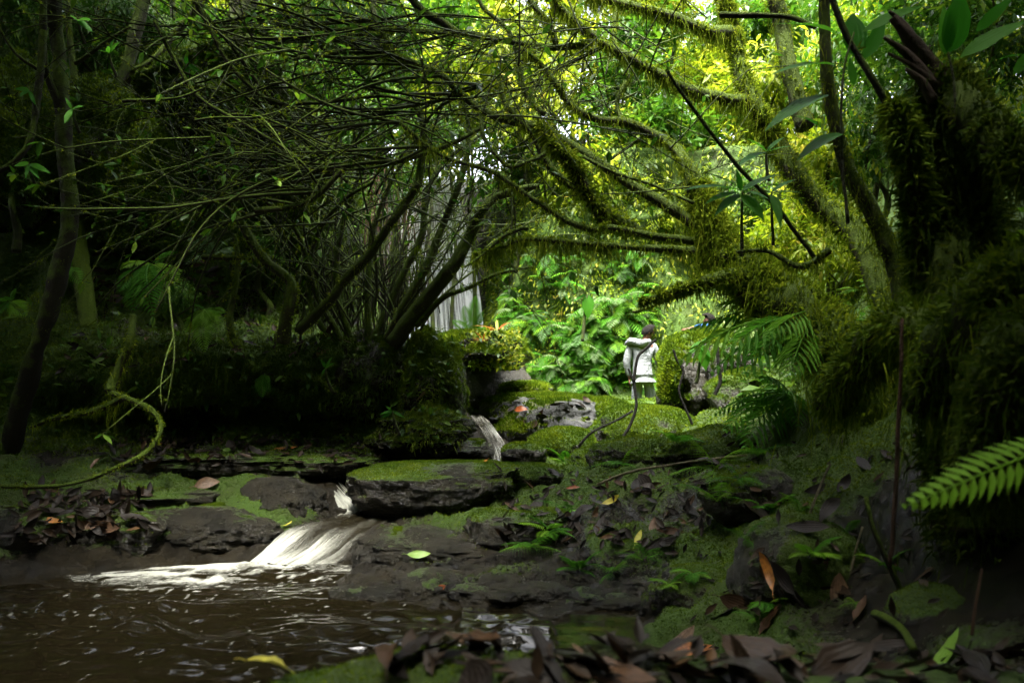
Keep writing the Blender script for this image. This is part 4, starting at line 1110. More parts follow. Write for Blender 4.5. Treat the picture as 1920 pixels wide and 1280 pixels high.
twig_part(Hs, tw, 'rootlets', 'bark_dark')

# upper left: long thin boughs that sweep across the dark cliff
Ls = thing('sweeping_shrub', 'tangle of long thin dark boughs sweeping across the left cliff', 'shrub', W(380, 0, 6.2))
for pts, w0, w1 in [
        ([(345, -40, 6.2), (375, 20, 6.2), (430, 120, 6.2), (500, 185, 6.2), (560, 195, 6.2), (640, 190, 6.2), (720, 180, 6.2), (790, 195, 6.2)], 10, 6),
        ([(290, 40, 6.0), (330, 120, 6.0), (375, 185, 6.0), (450, 230, 6.0), (520, 270, 6.0), (570, 310, 6.0), (600, 350, 6.1)], 8, 5),
        ([(230, 190, 5.8), (300, 188, 5.8), (345, 180, 5.8), (385, 165, 5.8)], 7, 4),
        ([(360, 0, 6.4), (420, 70, 6.4), (480, 150, 6.5), (560, 250, 6.5), (620, 310, 6.5), (650, 340, 6.5)], 9, 6),
        ([(520, -20, 6.6), (560, 60, 6.6), (640, 110, 6.6), (700, 170, 6.6), (740, 260, 6.6)], 8, 5),
        ([(415, 350, 6.8), (440, 395, 6.8), (470, 450, 6.8), (500, 490, 6.8), (545, 530, 6.8), (540, 580, 6.8), (530, 640, 6.9)], 12, 26),
        ([(445, 650, 6.9), (430, 600, 6.9), (446, 500, 6.9), (440, 440, 6.9)], 16, 8),
        ([(510, 245, 6.4), (490, 300, 6.4), (450, 350, 6.5)], 5, 5),
        ([(380, 482, 6.6), (440, 482, 6.6), (475, 484, 6.6)], 10, 8)]:
    mm = w1 > 7
    limb(Ls, 'branch', pts, w0, w1, mat='bark_moss' if mm else 'bark_dark', fuzz=600 if mm else 60, hang=8 if mm else 1, fl=.03, hl=.05, n=50, m=8)
tw, lv = [], []
r = np.random.RandomState(14)
for k in range(34):
    grow(W(r.uniform(330, 760), r.uniform(-40, 260), r.uniform(5.8, 7.4)), (r.choice([-1, 1]) * r.uniform(.5, 1), r.uniform(-.3, .3), r.uniform(-.5, .25)), r.uniform(1.0, 2.4), r.uniform(.008, .014), 2, r, tw, lv, .55, .0, 2)
twig_part(Ls, tw, seed=24, hangm=.12, leaves=[l for i, l in enumerate(lv) if i % 2 == 0], leaf_len=.085, per=3, mat='bark_dark')
Lb = thing('fallen_branch', 'mossy fallen branch curling along the left ledge', 'branch', W(0, 912, 5.7))
limb(Lb, 'branch', [(-20, 912, 5.6), (60, 912, 5.7), (150, 903, 5.8), (230, 872, 5.9), (280, 842, 6.0), (303, 800, 6.1), (285, 770, 6.2), (235, 745, 6.3), (205, 735, 6.4)], 8, 11, rough=.35, fuzz=700, hang=8, fl=.02, hl=.04, n=60)
limb(Lb, 'branch', [(235, 745, 6.3), (180, 770, 6.5), (120, 780, 6.7), (60, 800, 6.8)], 14, 7, fuzz=700, hang=16, fl=.03, n=40)
limb(Lb, 'branch', [(205, 735, 6.4), (225, 690, 6.5), (245, 640, 6.5), (250, 590, 6.6)], 20, 12, fuzz=600, hang=10, fl=.03, n=30)
Lc = thing('fallen_branch', 'bright green mossy stick poking from the undercut bank', 'branch', W(585, 690, 7.5))
limb(Lc, 'branch', [(570, 695, 7.5), (600, 715, 7.45), (630, 737, 7.4)], 10, 8, fuzz=1500, fl=.025, n=20, mossmat='moss')
# ------------------------------------------------------------------ background forest
BG_LEAF = leaf_template(2, .36, .12, .2)
def crown(n, rx, rz, leaf, seed, tmpl=BG_LEAF, droop=.35):
    """sprigs of leaves spread through a lumpy crown, centred on the origin"""
    r = np.random.RandomState(seed)
    lob = r.normal(0, 1, (9, 3)); lob = norm(lob) * r.uniform(.35, .8, (9, 1))
    c = lob[r.randint(0, 9, n)] + r.normal(0, .23, (n, 3))
    c[:, :2] *= rx; c[:, 2] *= rz
    per = 6
    D = norm(norm(c) + r.normal(0, .5, (n, 3)))
    P = np.repeat(c, per, 0)
    ang = np.tile(np.arange(per) * 2.4, n) + np.repeat(r.uniform(0, 6.3, n), per)
    ax = np.repeat(D, per, 0)
    u = norm(np.cross(ax, np.array([.3, .2, 1.0])))
    v = np.cross(ax, u)
    LD = norm(u * np.cos(ang)[:, None] + v * np.sin(ang)[:, None] + ax * r.uniform(.2, 1.0, len(P))[:, None])
    LD[:, 2] -= droop
    P = P + ax * (np.tile(np.linspace(-.5, .5, per), n) * leaf)[:, None]
    U = np.tile([0, 0, 1.0], (len(P), 1)) + r.normal(0, .3, P.shape)
    rn = np.clip(np.repeat(r.normal(.5, .2, n), per) + r.normal(0, .12, len(P)), 0, 1)
    return scatter(tmpl, P, LD, U, r.uniform(.6, 1.25, len(P)) * leaf, 1.0, r, rn)

def crown_mesh(name, mat, *a, **k):
    s = crown(*a, **k)
    return make_mesh(name, s[0], [s[1]], mat, True, {'rnd': s[3]['rnd']})
def trunk_mesh(name, h, r0, r1, seed, mat):
    r = np.random.RandomState(seed)
    C = spline(np.stack([r.normal(0, .12, 5) * np.linspace(0, 1, 5), r.normal(0, .12, 5) * np.linspace(0, 1, 5), np.linspace(-h, 0.3, 5)], -1), 24)
    V, q, t = tube(C, np.linspace(r0, r1, 24), 8, .1, seed)
    its = [(V, q, t, {})]
    for k in range(7):
        b = C[r.randint(10, 24)]
        e = norm(r.normal(0, 1, 3) + np.array([0, 0, .5])) * r.uniform(.5, 1.0)
        cc = spline([b, b + e * .5 + np.array([0, 0, .1]), b + e], 10)
        v2, q2, t2 = tube(cc, np.linspace(r1 * .6, .006, 10), 5, 0)
        its.append((v2, q2, t2, {}))
    V, q, t, _ = merge(its)
    return make_mesh(name, V, [q, t], mat)
CROWNS = [crown_mesh('crown', M['leaf_bg'], 260, 1.15, .95, .22, 201 + k) for k in range(4)]
CROWNS_SHADE = [crown_mesh('crown', M['leaf_mid'], 240, 1.15, .95, .24, 206 + k) for k in range(3)]  # deeper green crowns mixed in: background shadow put into the leaf colour
CROWNS_M = [crown_mesh('crown', M['leaf_mid'], 330, 1.15, .95, .15, 211 + k) for k in range(3)]
CROWNS_F = [crown_mesh('crown', M['leaf_bg'], 560, 2.2, 2.0, .24, 221 + k) for k in range(3)]
TRUNKS = [trunk_mesh('trunk', 3.0, .05, .02, 231 + k, M['bark_thin']) for k in range(3)]
r = np.random.RandomState(31)
def bush(name, label, px, py, d, s, meshes, group, k, trunk=True):
    p = W(px, py, d)
    g, n = drop(p[0], p[1], 14)
    base = np.array([p[0], p[1], min(g[2], p[2] - .8)])
    t_ = thing(name, label, 'tree' if 'tree' in name else 'shrub', base, group)
    rel = p - base
    link('crown', meshes[k % len(meshes)], t_, rel, (r.uniform(-.4, .4), r.uniform(-.4, .4), r.uniform(0, 6.3)), (s * r.uniform(.85, 1.15), s * r.uniform(.85, 1.15), s * r.uniform(.8, 1.2)))
    if trunk:
        link('trunk', TRUNKS[k % 3], t_, rel, (0, 0, r.uniform(0, 6.3)), (1, 1, max(.25, rel[2] / 3.0)))
k = 0
for row, (py, d, n, x0, x1) in enumerate([(30, 16.8, 7, 800, 1560), (130, 16.0, 8, 700, 1600), (230, 15.4, 9, 720, 1640), (320, 15.6, 7, 930, 1600), (395, 14.6, 7, 1180, 1600), (120, 19.0, 6, 620, 1500), (0, 19.5, 5, 640, 1500)]):
    for i in range(n):
        px = x0 + (x1 - x0) * (i + .5) / n + r.uniform(-35, 35)
        lime = r.rand() < .62
        where = ['high on the slope above the cliff, against the sky', 'on the slope above the cliff', 'along the cliff top', 'just below the cliff top', 'clinging to the cliff face behind the leaning tree', 'in the second row behind the cliff top shrubs', 'at the very back of the slope above the cliff'][row]
        bush('broadleaf_shrub', ('sunlit yellow green' if lime else 'shade toned deeper green large leaved') + ' shrub ' + where, px, py + r.uniform(-35, 35), d + r.uniform(-.6, .6), r.uniform(.75, 1.05) * (.55 if py == 395 else 1), CROWNS if lime else CROWNS_SHADE, ('lime' if lime else 'deep green') + ' shrubs ' + where.split(',')[0], k, d > 15.2)
        k += 1
for px, py, d, s in [(40, 60, 10.5, .8), (160, 40, 11.0, .8), (300, 20, 12.0, .9), (390, 90, 12.2, .7), (520, 60, 13.0, .9), (620, 20, 13.5, .9), (560, 160, 12.5, .8), (640, 230, 12.8, .8), (700, 130, 14, .9), (250, 90, 11.4, .6), (20, 160, 9.4, .5), (0, 20, 9.4, .6), (60, 0, 9.8, .5), (110, 50, 9.2, .5), (180, 95, 9.2, .4), (240, 40, 9.5, .5), (320, 60, 9.8, .45), (470, 150, 12.4, .6), (620, 300, 12.2, .6), (560, 300, 11.6, .6), (690, 230, 12.4, .7), (650, 380, 11.8, .5), (600, 420, 11.4, .5), (740, 60, 14, .8), (500, 250, 11.8, .5), (100, 120, 10.4, .5), (700, 350, 12.6, .45), (810, 250, 14, .6), (30, 330, 8.3, .25), (500, 480, 9.2, .25), (330, 560, 8.7, .2), (740, 335, 13.4, .5), (690, 300, 13.2, .5)]:
    bush('shade_shrub', 'dim green leafy shrub on the ledge above the left cliff', px, py, d, s, CROWNS_M, 'shrubs above the left cliff', k); k += 1
for px, py, d, s in [(1560, 330, 9.5, .7), (1500, 430, 9.0, .5), (1650, 260, 9.0, .8), (1640, 130, 9.8, .9), (1730, 60, 8.5, .8), (1450, 470, 9.6, .5), (1580, 480, 8.4, .5), (1850, 60, 7.5, .8)]:
    bush('slope_shrub', 'green leafy shrub on the right slope behind the mossy trunks', px, py, d, s, CROWNS if px < 1600 else CROWNS_M, 'shrubs on the right slope', k); k += 1
for px, py, d, s in [(560, 120, 25, 1.0), (760, 160, 26, 1.0), (980, 170, 26, 1.0), (1200, 180, 27, 1.0), (1400, 140, 26, 1.1), (1600, 120, 24, 1.1), (860, 20, 28, .9), (1480, 0, 28, 1.0), (640, 0, 28, 1.1), (380, 30, 24, 1.1), (1700, 20, 24, 1.1), (60, 0, 17, 1.0), (200, 10, 18, 1.0), (300, -30, 17, 1.0), (480, 10, 19, 1.0), (560, -30, 18, 1.0), (120, 90, 19, 1.0), (-60, 60, 14, .8), (420, 100, 22, 1.1), (650, 80, 22, 1.0), (1850, 80, 14, .8), (1950, 150, 11, .6), (1780, -20, 16, .9)]:
    bush('forest_tree', 'pale green tree in the forest far behind the waterfall', px, py, d, s, CROWNS_F, 'far forest trees', k); k += 1

# low wet stones and gravel along the waterline
r = np.random.RandomState(58)
for k in range(26):
    px = r.uniform(610, 1230); py = 1112 + 22 * math.sin(px * .013) + r.uniform(-30, 14)
    p, n = hit(px, py)
    if p is None: continue
    sz = r.uniform(.05, .15)
    rock('shore_stone', 'low wet dark stone at the waterline of the central ledge', p + np.array([0, 0, -.2 * sz]), (sz * r.uniform(1, 1.8), sz, sz * r.uniform(.28, .5)), r.uniform(0, 3), 600 + k, 3 if sz < .09 else 4, 'rock', .05, 0, rough=.25, group='wet stones along the waterline')
its = []
V0, F0 = ICO[3] if False else (np.array([(1, 0, 0), (-1, 0, 0), (0, 1, 0), (0, -1, 0), (0, 0, 1), (0, 0, -1)], float), np.array([(0, 2, 4), (2, 1, 4), (1, 3, 4), (3, 0, 4), (2, 0, 5), (1, 2, 5), (3, 1, 5), (0, 3, 5)]))
PP = []
for _ in range(1500):
    p, n = hit(r.uniform(600, 1260), r.uniform(1040, 1150))
    if p is not None and p[2] > -.01: PP.append(p)
for p in PP:
    s_ = r.uniform(.004, .018)
    V = V0 * (s_ * r.uniform(.6, 1.3, 3)) + r.normal(0, s_ * .2, (6, 3)) + p
    its.append((V, np.zeros((0, 4), int), F0, {'moss': np.zeros(6)}))
V, q, t, a = merge(its)
tag(link('shore_gravel', make_mesh('shore_gravel', V, [t], M['rock'], False, a)), 'fine wet gravel on the ledge by the pool', 'gravel', kind='stuff')

# unseen canopy added to darken the foreground, its gaps shaped to place light
def canopy():
    r = np.random.RandomState(41)
    n = 50000
    x = r.uniform(-15, 15, n); y = r.uniform(-14, 13.5, n)
    top = np.maximum(5.6, 1.7 + .58 * np.maximum(y, 0))
    z = top + r.gamma(2.0, .8, n)
    g = base_h(x, y)
    z = np.maximum(z, g + 2.5)
    gap = fbm(p3(x * .35, y * .35), 3, 301)
    thr = np.where((x < -3.2) | ((y > 5.2) & (x < -.8)), -.40, np.where((x > .8) & (x < 2.2) & (y < 2.2) & (y > -1), -.2, np.where(x > 1.6, -.6, np.where((y > -1.5) & (x > -3.2), .17, -.4))))
    thr = np.where((x < -3.9) & (x > -6.5) & (y > 6.6), .05, thr)
    keep = gap > thr
    keep &= ~(((y > 6.0 + 1.2 * gap) & (x > -1.0 + gap) & (x < 2.4)) | ((y > 7.8 + gap) & (x > -1.3 + gap) & (x < 5.0)))  # opening cut so that light falls on the clearing
    keep &= ~((y > 4.6) & (x > -.6) & (x < 3.2) & (r.rand(n) < .68))
    x, y, z = x[keep], y[keep], z[keep]
    # unseen leaf wall behind the viewer and at the sides, added to block light
    m = 18000
    a = r.uniform(0, 1, m)
    th = r.uniform(np.pi * .93, np.pi * 2.07, m)
    rr = r.uniform(6.5, 9.5, m)
    x2, y2 = rr * np.cos(th) * 1.15, rr * np.sin(th) + 1
    z2 = base_h(x2, y2) + r.uniform(.2, 7.0, m)
    P = np.stack([np.r_[x, x2], np.r_[y, y2], np.r_[z, z2]], -1)
    D = r.normal(0, 1, P.shape); D[:, 2] = D[:, 2] * .35 - .25
    U = np.tile([0, 0, 1.0], (len(P), 1)) + r.normal(0, .5, P.shape)
    s = scatter(SMALL, P, D, U, r.uniform(.40, .85, len(P)), .56, r)
    return tag(link('shade_canopy', make_mesh('shade_canopy', s[0], [s[2]], M['leaf_shade_canopy'], True, {'rnd': s[3]['rnd']})), 'unseen leaf canopy and leaf wall added to shade the stream, open over the clearing', 'foliage', kind='stuff')
canopy()

# small leaves that cling to the cliff and the slope below the shrubs
P, n = sample_tri(CVf, CF, 9000, np.random.RandomState(51), lambda p, nn: ((p[:, 0] > -.6) & (p[:, 0] < 5.5) & (p[:, 2] > 1.3)) * (1 + .0 * p[:, 0]) + .15 * ((p[:, 0] < -3.3) & (p[:, 0] > -7)))
n = np.where((n[:, 1] > 0)[:, None], -n, n)
r = np.random.RandomState(52)
D = norm(n * .6 + r.normal(0, .35, n.shape) + np.array([0, 0, -.75]))
s = scatter(leaf_template(2, .42, .1, .2), P + n * .04, D, n + np.array([0, 0, .5]), r.uniform(.05, .13, len(P)), 1.0, r, np.clip(.5 + .5 * fbm(P * 1.3, 2, 8) + r.normal(0, .2, len(P)), 0, 1))
tag(link('cliff_leaves', make_mesh('cliff_leaves', s[0], [s[1]], M['leaf_bg'], True, {'rnd': s[3]['rnd']})), 'small climbing leaves covering the cliff behind the person in white', 'foliage', kind='stuff')

# moss, rootlets and small leaves that spill over the brow of the left bank
r = np.random.RandomState(55)
PP, NN = [], []
for _ in range(3200):
    px, py = r.uniform(0, 860), r.uniform(520, 830)
    if r.rand() < .25: px, py = r.uniform(0, 700), r.uniform(150, 520)
    p, n = hit(px, py)
    if p is not None and 6.9 < p[1] < 12: PP.append(p); NN.append(n)
PP, NN = np.array(PP), np.array(NN)
per = 17
P = np.repeat(PP, per, 0) + r.normal(0, .035, (len(PP) * per, 3)); N_ = np.repeat(NN, per, 0)
b = strands(P, N_ + r.normal(0, .4, P.shape), np.repeat(r.gamma(2.0, .035, len(PP)), per) * r.uniform(.5, 1.2, len(P)), r.uniform(.004, .009, len(P)), 1.0, r, np.clip(np.repeat(.45 + .45 * fbm(PP * 1.5, 3, 9), per) + r.normal(0, .15, len(P)), 0, 1))
tag(link('bank_moss', make_mesh('bank_moss', b[0], [b[1], b[2]], M['moss_dim'], False, b[3])), 'shaggy moss tufts hanging over the left bank', 'moss', kind='stuff')
sel = r.choice(len(PP), 900)
D = NN[sel] + r.normal(0, .6, (900, 3)) + np.array([0, 0, -.2])
s = scatter(LEAF3, PP[sel] + NN[sel] * .05, D, np.tile([0, -.5, 1.0], (900, 1)) + r.normal(0, .3, (900, 3)), r.uniform(.04, .11, 900), 1.1, r)
tag(link('bank_leaves', make_mesh('bank_leaves', s[0], [s[1]], M['leaf_mid'], True, {'rnd': s[3]['rnd']})), 'small green leaves sprinkled over the left bank', 'foliage', kind='stuff')

# low leaves over the steep right slope and the near left bank
r = np.random.RandomState(57)
x = np.r_[r.uniform(2.3, 7.0, 3400), r.uniform(-8, -4.6, 1400)]; y = np.r_[r.uniform(.5, 10, 3400), r.uniform(.5, 8, 1400)]
P = np.stack([x, y, height(x, y) + r.uniform(.0, .22, len(x))], -1)
D = r.normal(0, 1, P.shape); D[:, 2] = .1
s = scatter(leaf_template(2, .42, .1, .3), P, D, np.tile([0, 0, 1.0], (len(P), 1)) + r.normal(0, .4, P.shape), r.uniform(.08, .24, len(P)), 1.0, r)
tag(link('slope_leaves', make_mesh('slope_leaves', s[0], [s[1]], M['leaf_mid'], True, {'rnd': s[3]['rnd']})), 'low green leaves covering the steep slopes beside the stream', 'foliage', kind='stuff')

# ------------------------------------------------------------------ ferns
def frond_mesh(name, mat, pairs=16, width=.34, bi=False, arch=.35, seed=0, droop=.25, gapf=.9):
    """a unit-long frond along +y; pinnae are cut into leaflets when bi is set"""
    r = np.random.RandomState(seed)
    s = np.linspace(0, 1, 26)
    C = np.stack([.02 * np.sin(s * 3 + seed), s, arch * (s - s ** 2 * 1.15)], -1)
    V, q, t = tube(C, np.linspace(.011, .002, 26), 5, 0)
    items = [(V, q, t, {})]
    def at(u):
        return np.array([np.interp(u, s, C[:, k]) for k in range(3)])
    P, D, U, L, Wd = [], [], [], [], []
    for i in range(pairs):
        u = .12 + .86 * i / (pairs - 1)
        ln = width * (np.sin(np.pi * (u ** .72) * .93 + .18) ** .8) * r.uniform(.9, 1.08)
        c = at(u)
        for sd_ in (-1, 1):
            d = norm(np.array([sd_ * 1.0, .42 + .5 * u, -droop * r.uniform(.6, 1.3)]))
            if not bi:
                P.append(c); D.append(d); U.append((0, -.2, 1)); L.append(ln); Wd.append(.86 / pairs * gapf / ln)
            else:
                m = max(4, int(ln / .026))
                nn = norm(np.cross(d, np.array([0, 0, 1.0])))
                for j in range(m):
                    f = (j + .6) / m
                    pp = c + d * ln * f + np.array([0, 0, -droop * .4 * ln * f * f])
                    l2 = .46 / pairs * (1 - f * .8) * r.uniform(.85, 1.1)
                    for s2 in (-1, 1):
                        d2 = norm(nn * s2 + d * .55 + np.array([0, 0, -.15]))
                        P.append(pp); D.append(d2); U.append((0, -.2, 1)); L.append(l2); Wd.append(.62 * .042 / max(l2, .015))
    P, D, U, L, Wd = map(np.array, (P, D, U, L, Wd))
    tm = leaf_template(3 if not bi else 1, 1.0, .08, .10, shape=.55) if not bi else SMALL
    x = scatter(tm, P, D, U.astype(float), L, np.clip(Wd, .08, .8) if not np.isscalar(Wd) else Wd, r)
    # width scale differs per leaflet
    items.append((x[0], x[1], x[2], {}))
    V, q, t, _ = merge(items)
    return make_mesh(name, V, [q, t], mat, True)
FR = {
    'simple': [frond_mesh('frond', M['fern'], 20, .30, False, .5, 1), frond_mesh('frond', M['fern'], 17, .36, False, .35, 2)],
    'pale': [frond_mesh('frond', M['fern_pale'], 12, .40, True, .4, 3), frond_mesh('frond', M['fern_pale'], 20, .30, False, .5, 4)],
    'bi': [frond_mesh('frond', M['fern'], 11, .40, True, .42, 5, .45), frond_mesh('frond', M['fern'], 12, .36, True, .3, 6, .55)],
    'cliff': [frond_mesh('frond', M['fern'], 10, .36, False, .4, 9, .3, .62), frond_mesh('frond', M['fern'], 12, .30, False, .5, 10, .3, .62), frond_mesh('frond', M['fern_pale'], 10, .34, False, .45, 11, .3, .62)],
    'tree': [frond_mesh('frond', M['fern'], 13, .36, False, .40, 12, .65, .55), frond_mesh('frond', M['fern'], 15, .32, False, .30, 13, .8, .55)],
    'near': [frond_mesh('frond', M['fern'], 17, .17, False, .18, 8)],
    'tiny': [frond_mesh('frond', M['fern'], 11, .30, False, .3, 7)],
}
def aim(o, base, tip, up=(0, 0, 1), L=None):
    base, tip = np.array(base, float), np.array(tip, float)
    d = tip - base
    Mx = basis(d[None], np.array(up, float)[None] + 1e-4)[0]
    o.rotation_euler = Matrix(Mx.tolist()).to_euler()
    s = L or np.linalg.norm(d)
    o.scale = (s, s, s)

def fern(name, label, loc, kind, n, L, elev=(20, 60), az=(0, 360), seed=0, group=None, cat='fern'):
    r = np.random.RandomState(seed)
    t_ = thing(name, label, cat, loc, group)
    for k in range(n):
        a = R(az[0] + (az[1] - az[0]) * (k + r.uniform(.1, .9)) / n)
        e = R(r.uniform(*elev))
        d = np.array([math.cos(a) * math.cos(e), math.sin(a) * math.cos(e), math.sin(e)])
        o = link('frond', FR[kind][k % len(FR[kind])], t_)
        aim(o, (0, 0, 0), d, (0, 0, 1) if e < 1.2 else (0, -1, .2), L * r.uniform(.7, 1.15))
    return t_
def fern_px(name, label, base, tips, kind, up=(0, -.3, 1), group=None, cat='fern'):
    b = W(*base)
    t_ = thing(name, label, cat, b, group)
    for k, tp in enumerate(tips):
        o = link('frond', FR[kind][k % len(FR[kind])], t_)
        aim(o, (0, 0, 0), W(*tp) - b, up)
    return t_

# the fern wall behind the person
r = np.random.RandomState(61)
cnt = 0
for k in range(400):
    px, py = r.uniform(945, 1215), r.uniform(470, 722)
    if r.rand() > np.exp(-((px - 1060) / 120) ** 2) * .6 + .4: continue
    if r.rand() > .3 + .7 * (py - 470) / 250: continue
    p, n = hit(px, py)
    if p is None or p[1] < 12.5: continue
    L_ = r.uniform(.26, .50)
    hi_ = py < 580
    fern('cliff_fern', ('large' if L_ > .38 else 'small') + ' light green fern ' + ('hanging high on' if hi_ else 'sprouting low on') + ' the cliff behind the person in white', p + n * .03, 'cliff', r.randint(5, 9), L_, (-65, 15), (195, 345), 700 + k, ('large' if L_ > .38 else 'small') + (' upper' if hi_ else ' lower') + ' ferns of the cliff wall')
    cnt += 1
    if cnt >= 120: break
fern_px('tall_fern', 'upright bright fern on top of the overhanging ledge', (885, 628, 9.4), [(893, 555, 9.3), (872, 575, 9.2), (905, 585, 9.3), (850, 600, 9.3), (915, 620, 9.1)], 'simple', (0, -1, .3))
fern_px('pale_fern', 'pale drooping fern hanging over the dark hollow', (895, 628, 9.1), [(920, 672, 9.0), (880, 668, 9.0), (935, 650, 8.95), (860, 660, 9.0)], 'pale', (0, -.8, .6))
fern_px('tree_fern', 'large arching fern with hanging leaflets over the tall boulder', (1545, 590, 5.6), [(1272, 665, 5.7), (1295, 605, 6.1), (1345, 560, 6.2), (1420, 545, 6.0), (1500, 690, 5.2), (1440, 620, 5.0), (1360, 650, 5.3), (1475, 700, 4.9), (1400, 690, 5.2), (1330, 690, 5.5)], 'tree', (0, -.5, 1))
fern_px('bank_fern', 'spreading fern on the right bank below the arching fern', (1480, 735, 6.0), [(1362, 800, 5.7), (1405, 690, 6.2), (1375, 745, 6.0), (1450, 790, 5.6), (1520, 690, 5.9), (1340, 770, 5.9), (1400, 830, 5.5), (1420, 700, 5.7), (1500, 790, 5.5)], 'tree', (0, -.5, 1))
fern_px('bank_fern', 'pale grey fern frond beside the mossy trunk on the right', (1500, 680, 6.3), [(1405, 688, 6.2), (1440, 665, 6.5)], 'pale', (0, -.5, 1))
fern_px('near_fern', 'blurred bright fern frond reaching in from the right', (2010, 835, 1.75), [(1690, 940, 1.7)], 'near', (0, -.9, .6))
fern_px('left_fern', 'broad green fern on the litter shelf of the left bank', (285, 495, 7.6), [(225, 500, 7.3), (245, 575, 7.1), (280, 580, 7.0), (325, 535, 7.2), (330, 470, 7.6), (220, 540, 7.2)], 'simple', (0, -.7, .7))
fern_px('left_fern', 'pale lacy fern above the broad fern on the left bank', (400, 480, 7.7), [(340, 440, 7.6), (380, 430, 7.7), (435, 445, 7.6), (445, 470, 7.5), (350, 490, 7.4)], 'pale', (0, -.7, .7))
fern_px('left_fern', 'dim fern below the lacy fern on the left bank', (385, 580, 7.5), [(345, 620, 7.3), (405, 620, 7.2), (360, 570, 7.4), (420, 585, 7.4), (380, 655, 7.2)], 'simple', (0, -.7, .7))
fern_px('left_fern', 'small hanging fern under the brow of the left bank', (497, 700, 7.4), [(480, 735, 7.3), (490, 745, 7.3), (505, 735, 7.3)], 'tiny', (0, -1, .2))
fern_px('left_fern', 'thin fern tuft behind the dark leaning trunk', (135, 500, 7.0), [(120, 480, 6.9), (150, 530, 6.8), (125, 520, 6.8)], 'tiny', (0, -.8, .4))
fern_px('left_fern', 'low fern tuft at the left edge', (20, 565, 6.6), [(0, 560, 6.4), (45, 590, 6.4), (30, 540, 6.6), (-10, 590, 6.4)], 'simple', (0, -.8, .4))
for k, (lb, px, py, L, n) in enumerate([
        ('small fern rooted under the curled leaves on the right bank', 1000, 1025, .24, 7), ('small drooping fern at the edge of the ledge', 1085, 1068, .17, 6), ('fern tuft just above the pool edge', 1150, 1072, .20, 6),
        ('fern tuft beside the end of the mossy slab', 1062, 872, .26, 6), ('fern tuft among leaves behind the ledge', 1165, 870, .26, 6), ('small fern on the mossy right slope', 1440, 955, .20, 5),
        ('little fern lower on the mossy right slope', 1395, 1010, .16, 5), ('little fern by the orange leaf', 1440, 1130, .12, 5), ('tiny fern near the lower right leaves', 1600, 1130, .12, 5), ('fern tuft under the long reed', 1270, 830, .25, 6), ('fern tuft among dark leaves above the ledge', 1065, 960, .22, 6), ('tiny fern at the pool corner', 1255, 1095, .12, 5), ('fern clump left of the pool corner fern', 1205, 1050, .2, 6), ('fern clump above the drooping fern', 1030, 995, .24, 7), ('fern clump on the slope above the orange leaf', 1345, 940, .24, 6), ('fern clump beneath the leaning trunk', 1420, 850, .3, 7), ('fern clump under the spreading fern', 1340, 880, .28, 6), ('fern sprig right of the orange leaf', 1520, 1040, .16, 5), ('fern sprig beside the pale slanting twig', 1500, 960, .18, 5), ('fern sprig above the wide brown leaf', 1590, 1000, .16, 5), ('fern sprig at the foot of the smooth rock face', 1420, 1160, .13, 5), ('fern sprig on the rounded waterline rock', 1300, 1075, .14, 5), ('fern sprig on the lumpy mossy rock', 1385, 900, .18, 6), ('fern sprig beside the dark leaning stick', 1660, 1060, .14, 5)]):
    p, n_ = hit(px, py)
    fern('bank_fern', lb, p, 'simple' if k % 2 else 'bi', n, L, (-15, 45), (180, 360), 800 + k)

# ------------------------------------------------------------------ plants with large single leaves
BIG = [make_mesh('leaf', *(lambda T: (T[0], [T[1]], M['leaf_big'], True, {'lu': T[2], 'lv': T[3]}))(leaf_template(9, wd, .10, bd, wave=.05, seed=s))) for wd, bd, s in [(.24, .22, 1), (.30, .12, 2), (.48, .15, 3)]]
def leafy(name, label, base, leaves, stems=True, cat='plant', mat=None):
    b = W(*base)
    t_ = thing(name, label, cat, b)
    if stems:
        limb(t_, 'stem', stems, 7, 4, mat='bark_thin', n=20, m=6)
    for (p0, p1, kind, up) in leaves:
        o = link('leaf', BIG[kind], t_)
        aim(o, (0, 0, 0), W(*p1) - W(*p0), up)
        o.location = W(*p0) - b
UPV = (0.1, -.45, 1)
leafy('broadleaf_seedling', 'long leaved plant with arching ribbed leaves beside the broken stub', (1590, 420, 3.7), [
    ((1572, 65, 3.6), (1465, 15, 3.5), 0, UPV), ((1566, 122, 3.6), (1455, 105, 3.45), 0, UPV), ((1553, 178, 3.6), (1438, 205, 3.4), 0, UPV), ((1600, 105, 3.7), (1606, 15, 3.75), 2, (0, -1, .1)),
    ((1618, 60, 3.6), (1730, -8, 3.5), 0, (0, -.8, .6)), ((1600, 160, 3.6), (1595, 105, 3.6), 1, (0, -1, .1)), ((1580, 250, 3.7), (1500, 268, 3.5), 0, UPV), ((1620, 110, 3.7), (1665, 30, 3.7), 1, (0, -1, .2)), ((1540, 240, 4.2), (1490, 200, 4.1), 0, UPV)],
    stems=[(1590, 420, 3.7), (1578, 280, 3.7), (1582, 150, 3.65), (1600, 60, 3.65)])
leafy('broadleaf_seedling', 'plant with wide ribbed leaves on top of the mossy stump', (1790, 190, 3.3), [
    ((1772, 102, 3.3), (1775, 5, 3.3), 1, (0, -1, .1)), ((1776, 100, 3.3), (1815, -25, 3.25), 2, (.2, -1, .1)), ((1800, 108, 3.2), (1925, 28, 3.1), 1, (-.2, -.8, .6)), ((1872, 112, 3.1), (1935, 90, 3.0), 0, UPV), ((1900, 140, 3.0), (1945, 85, 3.0), 1, (0, -1, .1)), ((1830, 60, 3.3), (1900, -10, 3.2), 1, (0, -.9, .4))],
    stems=[(1795, 220, 3.3), (1790, 160, 3.3), (1778, 100, 3.3)])
